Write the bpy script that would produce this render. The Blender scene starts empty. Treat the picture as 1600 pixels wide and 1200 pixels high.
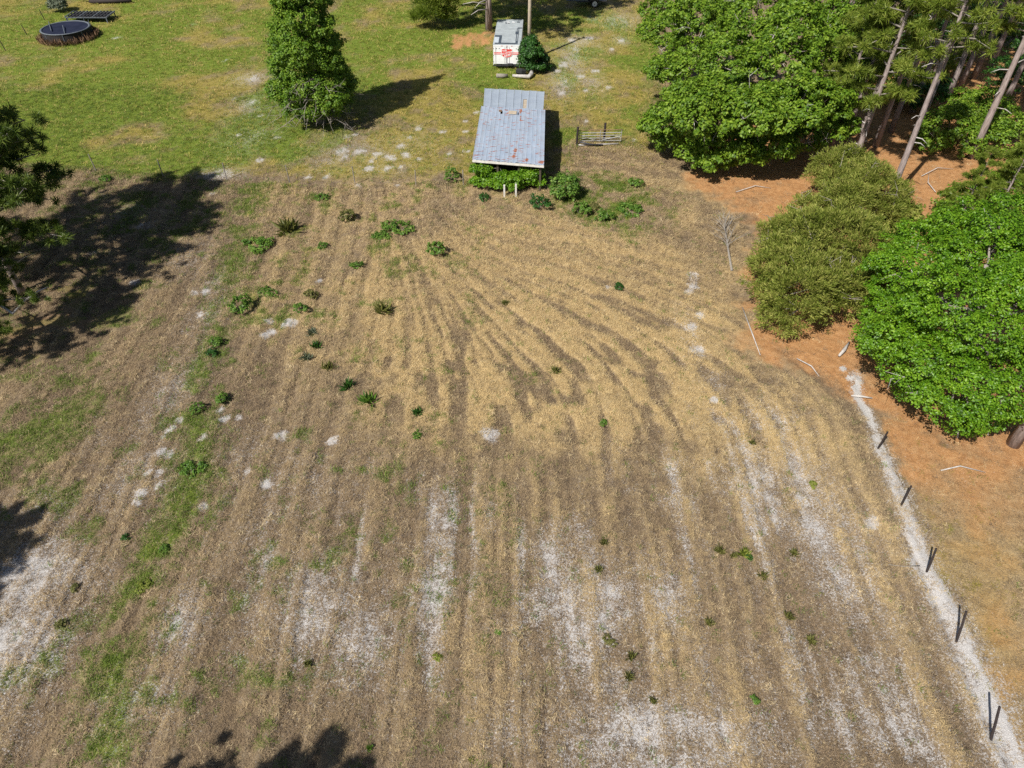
import bpy, bmesh, math, random
import numpy as np
import time
T0 = time.time()
from mathutils import Vector, Matrix

# ------------------------------------------------------------------ camera, light, exposure
scene = bpy.context.scene
col = scene.collection
PITCH = math.radians(43.0)
CAM_H = 20.5
FPX = 1111.0                                   # focal length for a 1600 px wide picture
cam_d = bpy.data.cameras.new('camera')
cam_d.sensor_width = 36.0
cam_d.lens = FPX / 1600.0 * 36.0
cam_d.clip_start = 0.1
cam_d.clip_end = 3000.0
cam = bpy.data.objects.new('camera', cam_d)
col.objects.link(cam)
cam.location = (0, 0, CAM_H)
cam.rotation_euler = (math.radians(90.0) - PITCH, 0, 0)
scene.camera = cam

SUN_AZ = math.radians(40.0)                    # shadows run this far east of north
SUN_EL = math.radians(47.0)
world = bpy.data.worlds.new('World')
scene.world = world
world.use_nodes = True
wn = world.node_tree
sky = wn.nodes.new('ShaderNodeTexSky')
sky.sky_type = 'NISHITA'
sky.sun_disc = False
sky.sun_elevation = SUN_EL
sky.sun_rotation = SUN_AZ + math.pi
wn.links.new(sky.outputs[0], wn.nodes['Background'].inputs[0])
wn.nodes['Background'].inputs[1].default_value = 0.056
sun_d = bpy.data.lights.new('sun', 'SUN')
sun_d.energy = 5.0
sun_d.angle = math.radians(0.5)
sun_d.color = (1.0, 0.955, 0.88)
sun = bpy.data.objects.new('sun', sun_d)
col.objects.link(sun)
SDIR = Vector((math.sin(SUN_AZ) * math.cos(SUN_EL), math.cos(SUN_AZ) * math.cos(SUN_EL), -math.sin(SUN_EL)))
sun.rotation_euler = SDIR.to_track_quat('-Z', 'Y').to_euler()
scene.view_settings.view_transform = 'Standard'
scene.view_settings.look = 'None'
scene.view_settings.exposure = 0.35
scene.view_settings.gamma = 1.0
scene.view_settings.use_curve_mapping = False
try:
    scene.cycles.max_bounces = 5
    scene.cycles.transparent_max_bounces = 4
    scene.cycles.use_denoising = False
except Exception:
    pass

RNG = np.random.default_rng(11)
random.seed(5)
SP, CP = math.sin(PITCH), math.cos(PITCH)


def at(px, py, z=0.0):
    """survey point of the photograph -> place in the world at height z"""
    u = (px - 800.0) / FPX
    v = (py - 600.0) / FPX
    t = (z - CAM_H) / (-SP - v * CP)
    return Vector((u * t, (CP - v * SP) * t, z))


def to_px(X, Y, Z):
    dz = Z - CAM_H
    zc = Y * CP - dz * SP
    up = Y * SP + dz * CP
    return 800 + FPX * X / zc, 600 - FPX * up / zc


def pxm(p):
    """photograph pixels per metre at a place"""
    return FPX / (p[1] * CP + (CAM_H - p[2]) * SP)


def hfit(bx, by, ty):
    p = at(bx, by)
    lo, hi = 0.0, 25.0
    for _ in range(40):
        m = (lo + hi) / 2
        if to_px(p.x, p.y, m)[1] > ty:
            lo = m
        else:
            hi = m
    return lo


# ------------------------------------------------------------------ noise on numpy arrays
def vnoise(X, Y, s, seed):
    x = X / s + 1000.37
    y = Y / s + 1000.71
    xi = np.floor(x).astype(np.int64)
    yi = np.floor(y).astype(np.int64)
    fx = x - xi
    fy = y - yi
    fx = fx * fx * fx * (fx * (fx * 6 - 15) + 10)
    fy = fy * fy * fy * (fy * (fy * 6 - 15) + 10)

    def h(a, b):
        n = (a * 374761393 + b * 668265263 + seed * 974634533) & 0xffffffff
        n = ((n ^ (n >> 13)) * 1274126177) & 0xffffffff
        n = (n ^ (n >> 16)) & 0xffff
        return n / 65535.0
    return (h(xi, yi) * (1 - fx) + h(xi + 1, yi) * fx) * (1 - fy) + (h(xi, yi + 1) * (1 - fx) + h(xi + 1, yi + 1) * fx) * fy


def fbm(X, Y, s, seed, octaves=4):
    r = 0
    a = 0.5
    tot = 0
    for k in range(octaves):
        r = r + a * vnoise(X, Y, s / 2 ** k, seed + k * 17)
        tot += a
        a *= 0.55
    return r / tot


def sstep(a, b, x):
    t = np.clip((x - a) / (b - a), 0, 1)
    return t * t * (3 - 2 * t)


def poly_sd(X, Y, pts):
    """signed distance in metres, positive inside"""
    P = np.array([[p[0], p[1]] for p in pts])
    d = np.full(X.shape, 1e9)
    inside = np.zeros(X.shape, bool)
    n = len(P)
    for i in range(n):
        a, b = P[i], P[(i + 1) % n]
        ex, ey = b - a
        L = ex * ex + ey * ey + 1e-9
        t = np.clip(((X - a[0]) * ex + (Y - a[1]) * ey) / L, 0, 1)
        d = np.minimum(d, np.hypot(X - a[0] - t * ex, Y - a[1] - t * ey))
        if abs(ey) > 1e-9:
            c = ((a[1] > Y) != (b[1] > Y)) & (X < ex * (Y - a[1]) / ey + a[0])
            inside ^= c
    return np.where(inside, d, -d)


def line_d(X, Y, pts):
    """distance to a polyline and the fraction along it"""
    P = np.array([[p[0], p[1]] for p in pts])
    d = np.full(X.shape, 1e9)
    f = np.zeros(X.shape)
    n = len(P) - 1
    for i in range(n):
        a, b = P[i], P[i + 1]
        ex, ey = b - a
        t = np.clip(((X - a[0]) * ex + (Y - a[1]) * ey) / (ex * ex + ey * ey + 1e-9), 0, 1)
        dd = np.hypot(X - a[0] - t * ex, Y - a[1] - t * ey)
        f = np.where(dd < d, (i + t) / n, f)
        d = np.minimum(d, dd)
    return d, f


def W(pl):
    return [at(x, y) for x, y in pl]


# ------------------------------------------------------------------ the ground cover, as places in the world
PASTURE = W([(-900, -60), (1010, -60), (1040, 60), (1030, 150), (1015, 225), (905, 220), (880, 262), (740, 285), (600, 292), (450, 292), (350, 285), (200, 272), (100, 262), (-900, 240)])
NEEDLES = W([(1075, 268), (1110, 240), (1300, 120), (2200, -40), (2200, 820), (1600, 735), (1490, 690), (1400, 640), (1320, 590), (1240, 560), (1185, 530), (1195, 420), (1195, 330), (1120, 300)])
OLIVE = W([(1362, 640), (1420, 655), (1500, 700), (1600, 730), (1900, 760), (1900, 1400), (1640, 1400), (1580, 1190), (1520, 1020), (1460, 890), (1405, 760)])
STRAW = W([(560, 400), (700, 350), (900, 345), (1060, 380), (1150, 470), (1190, 560), (1330, 690), (1250, 760), (1150, 700), (1050, 660), (900, 670), (760, 680), (640, 660), (560, 560), (520, 470)])
LEFTGREEN = W([(-300, 560), (150, 575), (205, 625), (150, 690), (60, 720), (-300, 740)])
WEEDSTRIP = [W([(400, 290), (385, 340), (370, 400), (345, 470), (335, 560)]), W([(335, 540), (315, 620), (300, 690), (270, 800), (215, 920), (170, 1050), (115, 1220)])]
BARNGREEN = W([(850, 265), (980, 268), (1060, 305), (1060, 350), (1000, 372), (900, 352), (848, 312)])
MAUVE = W([(455, 330), (560, 300), (700, 292), (760, 300), (720, 345), (620, 385), (540, 420), (470, 430)])
MAUVE2 = W([(890, 330), (1000, 325), (1030, 345), (980, 362), (900, 350)])
DRIVE = W([(862, 50), (950, 20), (1000, 40), (985, 120), (960, 200), (905, 200), (862, 150)])
SANDLINE = W([(1335, 585), (1345, 618), (1372, 690), (1410, 790), (1448, 890), (1500, 1000), (1548, 1110), (1605, 1260)])
SAND_BLOBS = [  # px, py, radius along x (px), radius along y (px), amount
    (40, 905, 95, 60, .62), (20, 1010, 80, 75, .66), (60, 800, 70, 45, .42), (10, 1120, 50, 50, .36),
    (282, 975, 32, 52, .62), (310, 930, 25, 30, .35), (225, 1090, 65, 60, .40), (480, 950, 80, 75, .50), (560, 1000, 75, 70, .46), (400, 860, 70, 70, .28),
    (460, 760, 90, 75, .30), (400, 700, 60, 50, .26), (650, 900, 120, 110, .26), (620, 1080, 70, 60, .25),
    (945, 935, 60, 60, .62), (1035, 935, 36, 46, .68), (905, 1010, 55, 60, .50), (955, 1060, 70, 55, .42), (1000, 890, 90, 40, .36), (960, 700, 60, 60, .1),
    (1010, 1130, 120, 50, .56), (1130, 1150, 75, 50, .58), (930, 1170, 70, 45, .46), (1080, 1195, 110, 35, .52), (820, 980, 80, 90, .28), (800, 1140, 70, 60, .36),
    (1215, 660, 45, 45, .44), (1255, 740, 45, 70, .52), (1275, 830, 40, 75, .56), (1310, 900, 40, 60, .50), (1180, 740, 40, 50, .26), (1350, 830, 30, 60, .34), (1390, 960, 30, 80, .44), (1430, 1060, 40, 70, .40),
    (1075, 520, 22, 40, .40), (1110, 600, 40, 45, .30), (1290, 1000, 60, 90, .22), (1180, 900, 60, 70, .24), (1180, 1040, 40, 50, .3),
    (265, 610, 40, 60, .42), (310, 560, 30, 40, .30), (210, 740, 60, 60, .36), (150, 680, 30, 40, .28), (330, 480, 30, 60, .36), (290, 400, 45, 30, .36), (340, 440, 25, 30, .38),
    (560, 235, 80, 26, .30), (520, 250, 40, 14, .30), (640, 222, 60, 24, .24), (700, 250, 30, 20, .2), (600, 262, 60, 12, .26), (390, 215, 40, 22, .34), (390, 165, 30, 22, .34), (395, 122, 30, 10, .4), (345, 270, 32, 10, .5), (420, 180, 20, 40, .24),
    (895, 95, 26, 34, .40), (880, 130, 20, 22, .46), (925, 130, 22, 20, .38), (965, 32, 30, 12, .5), (925, 28, 10, 5, .5), (905, 65, 26, 14, .4), (970, 62, 12, 6, .5), (935, 72, 20, 8, .3),
    (200, 330, 60, 25, .3), (240, 350, 30, 10, .36),
]
SAND_DOTS = [(415, 756, 9), (251, 706, 8), (266, 709, 8), (230, 738, 7), (247, 737, 8), (248, 758, 7), (219, 774, 8), (213, 787, 7), (319, 789, 8), (310, 492, 7), (321, 455, 9), (300, 458, 6), (345, 640, 7), (352, 653, 7), (374, 652, 6), (384, 733, 7), (264, 668, 7), (257, 680, 6), (282, 655, 7),
             (420, 500, 8), (424, 517, 8), (413, 525, 7), (455, 502, 11), (313, 682, 7), (498, 438, 5), (767, 680, 14), (440, 680, 10), (520, 690, 9), (1085, 445, 11), (1090, 548, 11), (1083, 430, 8), (1075, 455, 7), (1097, 492, 8), (1080, 510, 9), (1364, 815, 11), (1330, 590, 6), (1318, 575, 6), (950, 448, 5),
             (105, 60, 4), (180, 60, 4), (106, 76, 6), (245, 66, 3), (1300, 20, 3), (325, 108, 4), (303, 36, 5), (395, 122, 9), (374, 121, 6), (620, 290, 5), (560, 290, 6), (700, 240, 6), (690, 205, 6), (655, 200, 7), (480, 276, 7), (512, 275, 6), (540, 213, 6), (555, 211, 6), (580, 250, 9), (540, 245, 8), (610, 246, 8), (635, 240, 8), (655, 248, 6), (628, 262, 7), (605, 262, 8), (575, 262, 8), (560, 237, 10), (535, 236, 10), (590, 240, 9), (625, 227, 8), (640, 215, 5), (430, 215, 6), (405, 250, 7), (408, 180, 6), (395, 160, 8), (350, 95, 5), (365, 152, 6), (372, 208, 7), (330, 300, 5), (220, 352, 8), (210, 440, 7), (145, 395, 7), (1112, 625, 7), (745, 175, 4), (726, 205, 5), (728, 188, 5), (730, 235, 5), (915, 190, 6), (990, 218, 5), (950, 135, 7), (930, 110, 7), (880, 100, 8), (900, 78, 8), (893, 62, 7), (920, 60, 8), (872, 112, 6), (885, 125, 7), (905, 120, 8), (915, 140, 7), (878, 147, 6), (955, 75, 6), (970, 62, 7), (952, 78, 6)]
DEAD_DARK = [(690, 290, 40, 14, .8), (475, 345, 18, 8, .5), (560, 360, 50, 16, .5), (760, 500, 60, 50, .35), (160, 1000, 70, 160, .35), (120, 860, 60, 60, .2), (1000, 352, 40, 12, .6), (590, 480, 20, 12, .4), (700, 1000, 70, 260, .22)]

_wx = None


def zones(X, Y):
    """cover weights: green, straw, sand, needles, olive, mauve soil, row pattern, dark"""
    n1 = fbm(X, Y, 5.0, 3, 4) - .5
    n2 = fbm(X, Y, 1.3, 23, 3) - .5
    n3 = fbm(X, Y, 0.45, 41, 3) - .5
    n4 = fbm(X, Y, 14.0, 57, 3) - .5
    # mown rows: straight along Y near the camera, swinging to the left in the middle of the field
    y0 = 19.0
    bend = np.where((Y > y0) & (Y < 60), (np.clip(Y, y0, 60) - y0) ** 2 * 0.066, 0.0)
    side = sstep(-4.5, 3.0, X + 0.25 * (Y - y0))
    r = X + bend * side + 0.35 * (fbm(X, Y, 4.0, 77, 2) - .5) - 0.0018 * (X - 2) * np.clip(Y - 8, 0, 30)
    rows = 0.40 * vnoise(r, Y * 0.04, 0.75, 5) + 0.36 * vnoise(r, Y * 0.07, 0.34, 9) + .24 * vnoise(r, Y * 0.10, 0.17, 13)
    rows = sstep(.30, .70, rows)
    track = np.abs(((r + .18 * vnoise(r * 0, Y, 5.0, 31)) / .93) % 1.0 - .5) * 2
    rows = rows * (.30 + .70 * sstep(.04, .34, track))
    # scalloped swathes where the mower turned
    q = at(890, 560)
    turn = sstep(1.35, .45, np.hypot((X - q.x) / 8.5, (Y - q.y) / 7.0) + n1 * .6)
    scal = sstep(.34, .60, .62 * vnoise(r, Y * .17 + .35 * vnoise(r, Y, .7, 62), .42, 61) + .38 * vnoise(r, Y * .22, .23, 63) + n3 * .16)
    rows = rows * (1 - turn) + scal * turn
    wx, wy = n1 * 3.0 + n2 * 1.2, n1 * 2.0 - n2 * 1.4
    Xa, Ya = X + wx, Y + wy
    green = sstep(-1.2, 2.0, poly_sd(Xa, Ya, PASTURE) + n2 * 2)
    gpatch = sstep(-.20, .26, n1 + n4 * .9 + n2 * .35 - .08 * sstep(-16, 8, X) + .03 * sstep(70, 90, Y))
    gw = green * (0.26 + .74 * gpatch)
    lg = sstep(-1.0, 1.5, poly_sd(Xa, Ya, LEFTGREEN)) * sstep(-.12, .2, n2 + n1 * .6)
    gw = np.maximum(gw, .62 * lg)
    for k, wl in enumerate(WEEDSTRIP):
        d, f = line_d(Xa * .6 + X * .4, Ya * .6 + Y * .4, wl)
        gw = np.maximum(gw, (.62, .70)[k] * sstep(1.5, .3, d + n2 * 1.2) * sstep(-.34, .12, n2 + n3 * .7))
    bg = sstep(-1.0, 1.4, poly_sd(Xa, Ya, BARNGREEN)) * sstep(-.2, .16, n2 + n3 * .5)
    gw = np.maximum(gw, .85 * bg)
    gw = np.maximum(gw, .50 * sstep(.0, .26, n2 + n3 * .5 + n1 * .3) * sstep(4, -7, X))
    straw = sstep(-2.2, 1.6, poly_sd(X + wx * .6, Y + wy * .6, STRAW) + n2 * 3)
    straw = np.maximum(straw * (.55 + .45 * rows + n3 * .5), .46 * rows * sstep(-6, 1, X) * sstep(-.3, .2, n1 + .1) + n3 * .2)
    # around the barn and along the wood the mown grass is pale too
    pale = sstep(-3, 1, poly_sd(X + wx, Y + wy, W([(420, 300), (1120, 240), (1180, 430), (1210, 600), (1340, 700), (1300, 760), (1000, 700), (560, 680), (400, 480)])))
    straw = np.maximum(straw, pale * (.50 + n2 * .9 + n3 * .5))
    straw = straw * (1 - .50 * turn * (1 - scal)) + .25 * turn * scal
    need = sstep(-3.6, 2.2, poly_sd(X + wx * .35, Y + wy * .35, NEEDLES) + n2 * 2.0 + n3 * 1.4) * (.82 + .5 * n2)
    q = at(765, 60)
    need = np.maximum(need, sstep(3.2, 1.0, np.hypot((X - q.x + 1.5) * .7 + n2 * 2, Y - q.y + n2 * 3 + n1 * 3)) * (.62 + n3))
    q = at(60, 500)
    need = np.maximum(need, .45 * sstep(7.0, 2.0, np.hypot(X - q.x, Y - q.y)) * sstep(-.1, .2, n2))
    out = sstep(-.35, .5, poly_sd(X + n2 * .8, Y + n2 * .8, OLIVE) + n3 * .8)
    need = np.maximum(need, out * (.34 + .5 * n1 + .5 * n2 + .34 * sstep(13, 21, Y)))
    olive = out * (.30 + n2 * .5)
    straw = np.maximum(straw, out * (.48 + n2 * .4))
    # yellowed turf over by the wood and the drive
    ol2 = sstep(-2, 2, poly_sd(Xa, Ya, W([(860, 20), (1040, 10), (1040, 230), (905, 225), (890, 160)])))
    olive = np.maximum(olive, ol2 * (.55 + n1 * .9))
    olive = np.maximum(olive, green * (.40 + .30 * sstep(-.02, .22, n2 * .8 - n1 + .05)))
    mauve = sstep(-1.0, 1.6, poly_sd(Xa, Ya, MAUVE)) * sstep(-.2, .12, n2 - n1 * .3)
    mauve = np.maximum(mauve, sstep(-.8, .8, poly_sd(Xa, Ya, MAUVE2)) * .8)
    sand = np.zeros_like(X)
    for px, py, rx, ry, a in SAND_BLOBS:
        p = at(px, py)
        s = pxm(p)
        e = at(px, py - ry)
        f = at(px, py + ry)
        ryw = (e.y - f.y) / 2
        d = np.hypot((X - p.x) * s / rx, (Y - p.y) / ryw) + n1 * .7 + n2 * .5
        sand = np.maximum(sand, (a - .02) * np.maximum(sstep(1.5, .1, d), .75 * sstep(2.4, .3, d)))
        fld = sstep(-2.0, 3.0, poly_sd(X + wx, Y + wy, W([(330, 640), (560, 690), (900, 760), (1120, 560), (1220, 600), (1340, 690), (1480, 980), (1580, 1240), (880, 1260), (620, 1080), (400, 1120), (230, 1000), (250, 780)])))
    streak = vnoise(r, Y * .05, .5, 71) * .6 + vnoise(r, Y * .12, .22, 72) * .4
    sand = np.maximum(sand, fld * (1 - green) * np.clip(.20 + .95 * (streak - .5) + .8 * (n1 + .5 * n2), 0, .58))
    # sand follows the mower rows
    sand = sand * (1.0 + (1 - green) * (.30 - .5 * rows))
    d, f = line_d(X + n2 * .45 + n3 * .15, Y + n2 * .3, SANDLINE)
    wdt = .13 + .33 * sstep(.05, .9, f)
    sand = np.maximum(sand, .96 * sstep(wdt * 1.35, wdt * .55, d) * sstep(-.02, .12, f + .05))
    sand = np.maximum(sand, .42 * sstep(wdt * 3.4, wdt * .8, d))
    for px, py, rr in SAND_DOTS:
        p = at(px, py)
        R = 1.25 * rr / pxm(p)
        m = (np.abs(X - p.x) < 3 * R) & (np.abs(Y - p.y) < 3 * R)
        if m.any():
            dd = np.hypot(X[m] - p.x + n3[m] * R * 1.6, (Y[m] - p.y + n2[m] * R) * .85) / R
            sand[m] = np.maximum(sand[m], (.92 if py > 400 else .66) * sstep(1.25, .35, dd))
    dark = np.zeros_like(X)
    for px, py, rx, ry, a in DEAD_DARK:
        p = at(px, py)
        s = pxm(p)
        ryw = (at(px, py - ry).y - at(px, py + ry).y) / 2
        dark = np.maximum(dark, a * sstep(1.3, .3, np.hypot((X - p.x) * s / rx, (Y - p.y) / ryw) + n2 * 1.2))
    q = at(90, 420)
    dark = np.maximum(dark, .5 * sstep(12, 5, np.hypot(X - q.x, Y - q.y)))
    clip = lambda a: np.clip(a, 0, 1)
    return clip(gw), clip(straw), clip(sand), clip(need), clip(olive), clip(mauve), clip(rows), clip(dark)


def relief(X, Y, z):
    gw, straw, sand, need, olive, mauve, rows, dark = z
    field = (1 - np.clip(gw * .7 + need + olive, 0, 1))
    h = 0.12 * (rows - .5) * field
    h += 0.050 * (fbm(X, Y, .38, 91, 2) - .5) * (1 - .6 * sand) + 0.06 * (fbm(X, Y, 1.4, 92, 2) - .5)
    return h - .03


# ------------------------------------------------------------------ materials
def mat_new(name):
    m = bpy.data.materials.new(name)
    m.use_nodes = True
    nt = m.node_tree
    return m, nt, nt.nodes['Principled BSDF']


def N(nt, t, **kw):
    n = nt.nodes.new(t)
    for k, v in kw.items():
        setattr(n, k, v)
    return n


def noise_node(nt, vec, scale, detail=3, rough=.6):
    n = N(nt, 'ShaderNodeTexNoise')
    n.inputs['Scale'].default_value = scale
    n.inputs['Detail'].default_value = detail
    n.inputs['Roughness'].default_value = rough
    if vec is not None:
        nt.links.new(vec, n.inputs['Vector'])
    return n.outputs['Fac']


def ramp(nt, fac, stops):
    r = N(nt, 'ShaderNodeValToRGB')
    e = r.color_ramp.elements
    while len(e) < len(stops):
        e.new(0.5)
    for k, (p, c) in enumerate(stops):
        e[k].position = p
        e[k].color = (*c, 1) if len(c) == 3 else c
    nt.links.new(fac, r.inputs[0])
    return r.outputs[0]


def mathn(nt, op, a, b=None, c=None, clamp=False):
    n = N(nt, 'ShaderNodeMath', operation=op)
    n.use_clamp = clamp
    for k, v in enumerate((a, b, c)):
        if v is None:
            continue
        if isinstance(v, (int, float)):
            n.inputs[k].default_value = v
        else:
            nt.links.new(v, n.inputs[k])
    return n.outputs[0]


def mixc(nt, fac, a, b):
    n = N(nt, 'ShaderNodeMix', data_type='RGBA')
    for k, v in ((0, fac), (6, a), (7, b)):
        if isinstance(v, (int, float)):
            n.inputs[k].default_value = v
        elif isinstance(v, tuple):
            n.inputs[k].default_value = (*v, 1)
        else:
            nt.links.new(v, n.inputs[k])
    return n.outputs[2]


def simple(name, c1, c2=None, scale=6.0, rough=.75, metal=0.0, stretch=None, bump=0.0, spec=.3):
    m, nt, b = mat_new(name)
    tc = N(nt, 'ShaderNodeTexCoord')
    vec = tc.outputs['Object']
    if stretch:
        mp = N(nt, 'ShaderNodeMapping')
        mp.inputs['Scale'].default_value = stretch
        nt.links.new(vec, mp.inputs[0])
        vec = mp.outputs[0]
    f = noise_node(nt, vec, scale, 4)
    if c2 is None:
        c2 = tuple(x * .7 for x in c1)
    nt.links.new(ramp(nt, f, [(.3, c2), (.68, c1)]), b.inputs['Base Color'])
    b.inputs['Roughness'].default_value = rough
    b.inputs['Metallic'].default_value = metal
    b.inputs['Specular IOR Level'].default_value = spec
    if bump:
        bn = N(nt, 'ShaderNodeBump')
        bn.inputs['Strength'].default_value = bump
        bn.inputs['Distance'].default_value = .03
        nt.links.new(f, bn.inputs['Height'])
        nt.links.new(bn.outputs[0], b.inputs['Normal'])
    return m


def leaf_mat(name, stops, trans=.35, rough=.5, spec=.35):
    m, nt, b = mat_new(name)
    geo = N(nt, 'ShaderNodeNewGeometry')
    tc = N(nt, 'ShaderNodeTexCoord')
    big = noise_node(nt, tc.outputs['Object'], 1.3, 3)
    f = mathn(nt, 'MULTIPLY_ADD', big, 1.0, mathn(nt, 'MULTIPLY_ADD', geo.outputs['Random Per Island'], .5, -.22), clamp=True)
    c = ramp(nt, f, stops)
    nt.links.new(c, b.inputs['Base Color'])
    b.inputs['Roughness'].default_value = rough
    b.inputs['Specular IOR Level'].default_value = spec
    tr = N(nt, 'ShaderNodeBsdfTranslucent')
    nt.links.new(mixc(nt, .35, c, (.16, .30, .02)), tr.inputs['Color'])
    mx = N(nt, 'ShaderNodeMixShader')
    mx.inputs[0].default_value = trans
    nt.links.new(b.outputs[0], mx.inputs[1])
    nt.links.new(tr.outputs[0], mx.inputs[2])
    out = nt.nodes['Material Output']
    nt.links.new(mx.outputs[0], out.inputs['Surface'])
    return m


def ground_mat():
    m, nt, b = mat_new('ground_cover')
    tc = N(nt, 'ShaderNodeTexCoord')
    P = tc.outputs['Object']
    za = N(nt, 'ShaderNodeAttribute', attribute_name='zone_a')
    zb = N(nt, 'ShaderNodeAttribute', attribute_name='zone_b')
    sa = N(nt, 'ShaderNodeSeparateColor')
    sb = N(nt, 'ShaderNodeSeparateColor')
    nt.links.new(za.outputs['Color'], sa.inputs[0])
    nt.links.new(zb.outputs['Color'], sb.inputs[0])
    green, straw, sand = sa.outputs
    need, olive, mauve = sb.outputs
    dark = zb.outputs['Alpha']
    fine = noise_node(nt, P, 21.0, 5, .75)
    mid = noise_node(nt, P, 3.4, 5, .7)
    grit = noise_node(nt, P, 55.0, 3, .7)
    tx = N(nt, 'ShaderNodeTexVoronoi')
    tx.inputs['Scale'].default_value = 14.0
    wp = N(nt, 'ShaderNodeVectorMath', operation='ADD')
    nn = N(nt, 'ShaderNodeTexNoise')
    nn.inputs['Scale'].default_value = 7.0
    nt.links.new(P, nn.inputs['Vector'])
    nt.links.new(P, wp.inputs[0])
    nt.links.new(nn.outputs['Color'], wp.inputs[1])
    nt.links.new(wp.outputs[0], tx.inputs['Vector'])
    tone = mathn(nt, 'ADD', mathn(nt, 'MULTIPLY', fine, .55), mathn(nt, 'MULTIPLY', mid, .45))
    c = ramp(nt, tone, [(.30, (.090, .064, .040)), (.46, (.22, .162, .102)), (.58, (.32, .245, .155)), (.72, (.44, .355, .235))])
    rw = za.outputs['Alpha']
    c = mixc(nt, mathn(nt, 'MULTIPLY', mathn(nt, 'SUBTRACT', 1.0, rw), .62), c, ramp(nt, tone, [(.34, (.055, .040, .026)), (.55, (.165, .118, .074)), (.72, (.28, .21, .13))]))

    def layer(c, w, noise, amp, lo, hi, stops, src):
        f = mathn(nt, 'ADD', w, mathn(nt, 'MULTIPLY', mathn(nt, 'SUBTRACT', noise, .5), amp))
        mr = N(nt, 'ShaderNodeMapRange', interpolation_type='SMOOTHSTEP')
        mr.inputs['From Min'].default_value = lo
        mr.inputs['From Max'].default_value = hi
        nt.links.new(f, mr.inputs['Value'])
        return mixc(nt, mr.outputs[0], c, ramp(nt, src, stops))
    c = layer(c, mauve, fine, .9, .35, .9, [(.32, (.10, .068, .055)), (.6, (.24, .165, .135)), (.75, (.33, .25, .20))], fine)
    c = layer(c, straw, fine, 1.0, .18, .80, [(.32, (.22, .145, .066)), (.5, (.41, .295, .145)), (.68, (.60, .46, .25))], tone)
    c = layer(c, olive, fine, .8, .25, .75, [(.32, (.15, .115, .025)), (.5, (.29, .235, .055)), (.70, (.45, .34, .11))], tone)
    c = layer(c, green, fine, .9, .22, .78, [(.30, (.060, .100, .012)), (.48, (.140, .195, .024)), (.62, (.22, .255, .045)), (.75, (.34, .32, .10))], tone)
    c = layer(c, need, fine, .7, .30, .75, [(.30, (.21, .095, .038)), (.5, (.455, .235, .098)), (.70, (.61, .38, .19))], tone)
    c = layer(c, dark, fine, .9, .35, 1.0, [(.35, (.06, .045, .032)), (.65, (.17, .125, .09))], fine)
    sn = mathn(nt, 'ADD', mathn(nt, 'MULTIPLY', noise_node(nt, P, 15.0, 4, .8), .75), mathn(nt, 'MULTIPLY', grit, .25))
    c = layer(c, sand, sn, 3.5, .28, .70, [(.30, (.36, .335, .315)), (.5, (.53, .505, .485)), (.7, (.68, .66, .65))], grit)
    nt.links.new(c, b.inputs['Base Color'])
    b.inputs['Roughness'].default_value = .95
    b.inputs['Specular IOR Level'].default_value = .1
    bn = N(nt, 'ShaderNodeBump')
    bn.inputs['Strength'].default_value = .9
    bn.inputs['Distance'].default_value = .05
    hgt = mathn(nt, 'ADD', mathn(nt, 'MULTIPLY', fine, .8), mathn(nt, 'ADD', mathn(nt, 'MULTIPLY', grit, .3), mathn(nt, 'MULTIPLY', tx.outputs['Distance'], .35)))
    nt.links.new(hgt, bn.inputs['Height'])
    nt.links.new(bn.outputs[0], b.inputs['Normal'])
    return m


M = {}
M['ground'] = ground_mat()
M['oak_leaf'] = leaf_mat('oak_leaf', [(.15, (.040, .100, .008)), (.5, (.135, .245, .016)), (.9, (.29, .40, .04))])
M['bright_leaf'] = leaf_mat('bright_leaf', [(.15, (.040, .115, .006)), (.5, (.115, .255, .010)), (.9, (.26, .43, .028))], rough=.42, spec=.38)
M['cedar_leaf'] = leaf_mat('cedar_leaf', [(.15, (.045, .110, .010)), (.5, (.125, .235, .017)), (.9, (.27, .38, .04))], trans=.35)
M['olive_leaf'] = leaf_mat('olive_leaf', [(.12, (.060, .090, .012)), (.45, (.18, .225, .032)), (.88, (.42, .41, .11))], trans=.3, spec=.2)
M['pine_leaf'] = leaf_mat('pine_leaf', [(.2, (.075, .125, .014)), (.5, (.19, .26, .030)), (.85, (.34, .38, .07))], trans=.42, spec=.3)
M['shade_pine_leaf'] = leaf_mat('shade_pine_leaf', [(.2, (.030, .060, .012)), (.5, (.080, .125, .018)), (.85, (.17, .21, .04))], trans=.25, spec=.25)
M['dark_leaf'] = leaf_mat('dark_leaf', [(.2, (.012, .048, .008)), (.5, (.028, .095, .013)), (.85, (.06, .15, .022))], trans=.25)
M['grey_leaf'] = leaf_mat('grey_leaf', [(.2, (.07, .09, .055)), (.5, (.13, .155, .10)), (.85, (.20, .22, .15))], trans=.2)
M['weed_leaf'] = leaf_mat('weed_leaf', [(.2, (.045, .11, .014)), (.5, (.10, .20, .024)), (.85, (.20, .31, .05))], trans=.3)
M['drab_leaf'] = leaf_mat('drab_leaf', [(.2, (.075, .080, .022)), (.5, (.14, .145, .036)), (.85, (.24, .22, .07))], trans=.25)
M['pine_bark'] = simple('pine_bark', (.40, .335, .315), (.17, .13, .115), 5.0, .9, stretch=(3, 3, .5), bump=.8)
M['grey_bark'] = simple('grey_bark', (.36, .32, .28), (.16, .14, .12), 6.0, .9, stretch=(3, 3, .6), bump=.6)
M['dead_wood'] = simple('dead_wood', (.56, .53, .50), (.30, .27, .25), 5.0, .85, stretch=(1, 1, 1), bump=.4)
M['post_wood'] = simple('post_wood', (.055, .042, .040), (.02, .016, .016), 9.0, .8, stretch=(3, 3, .6), bump=.6)
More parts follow.
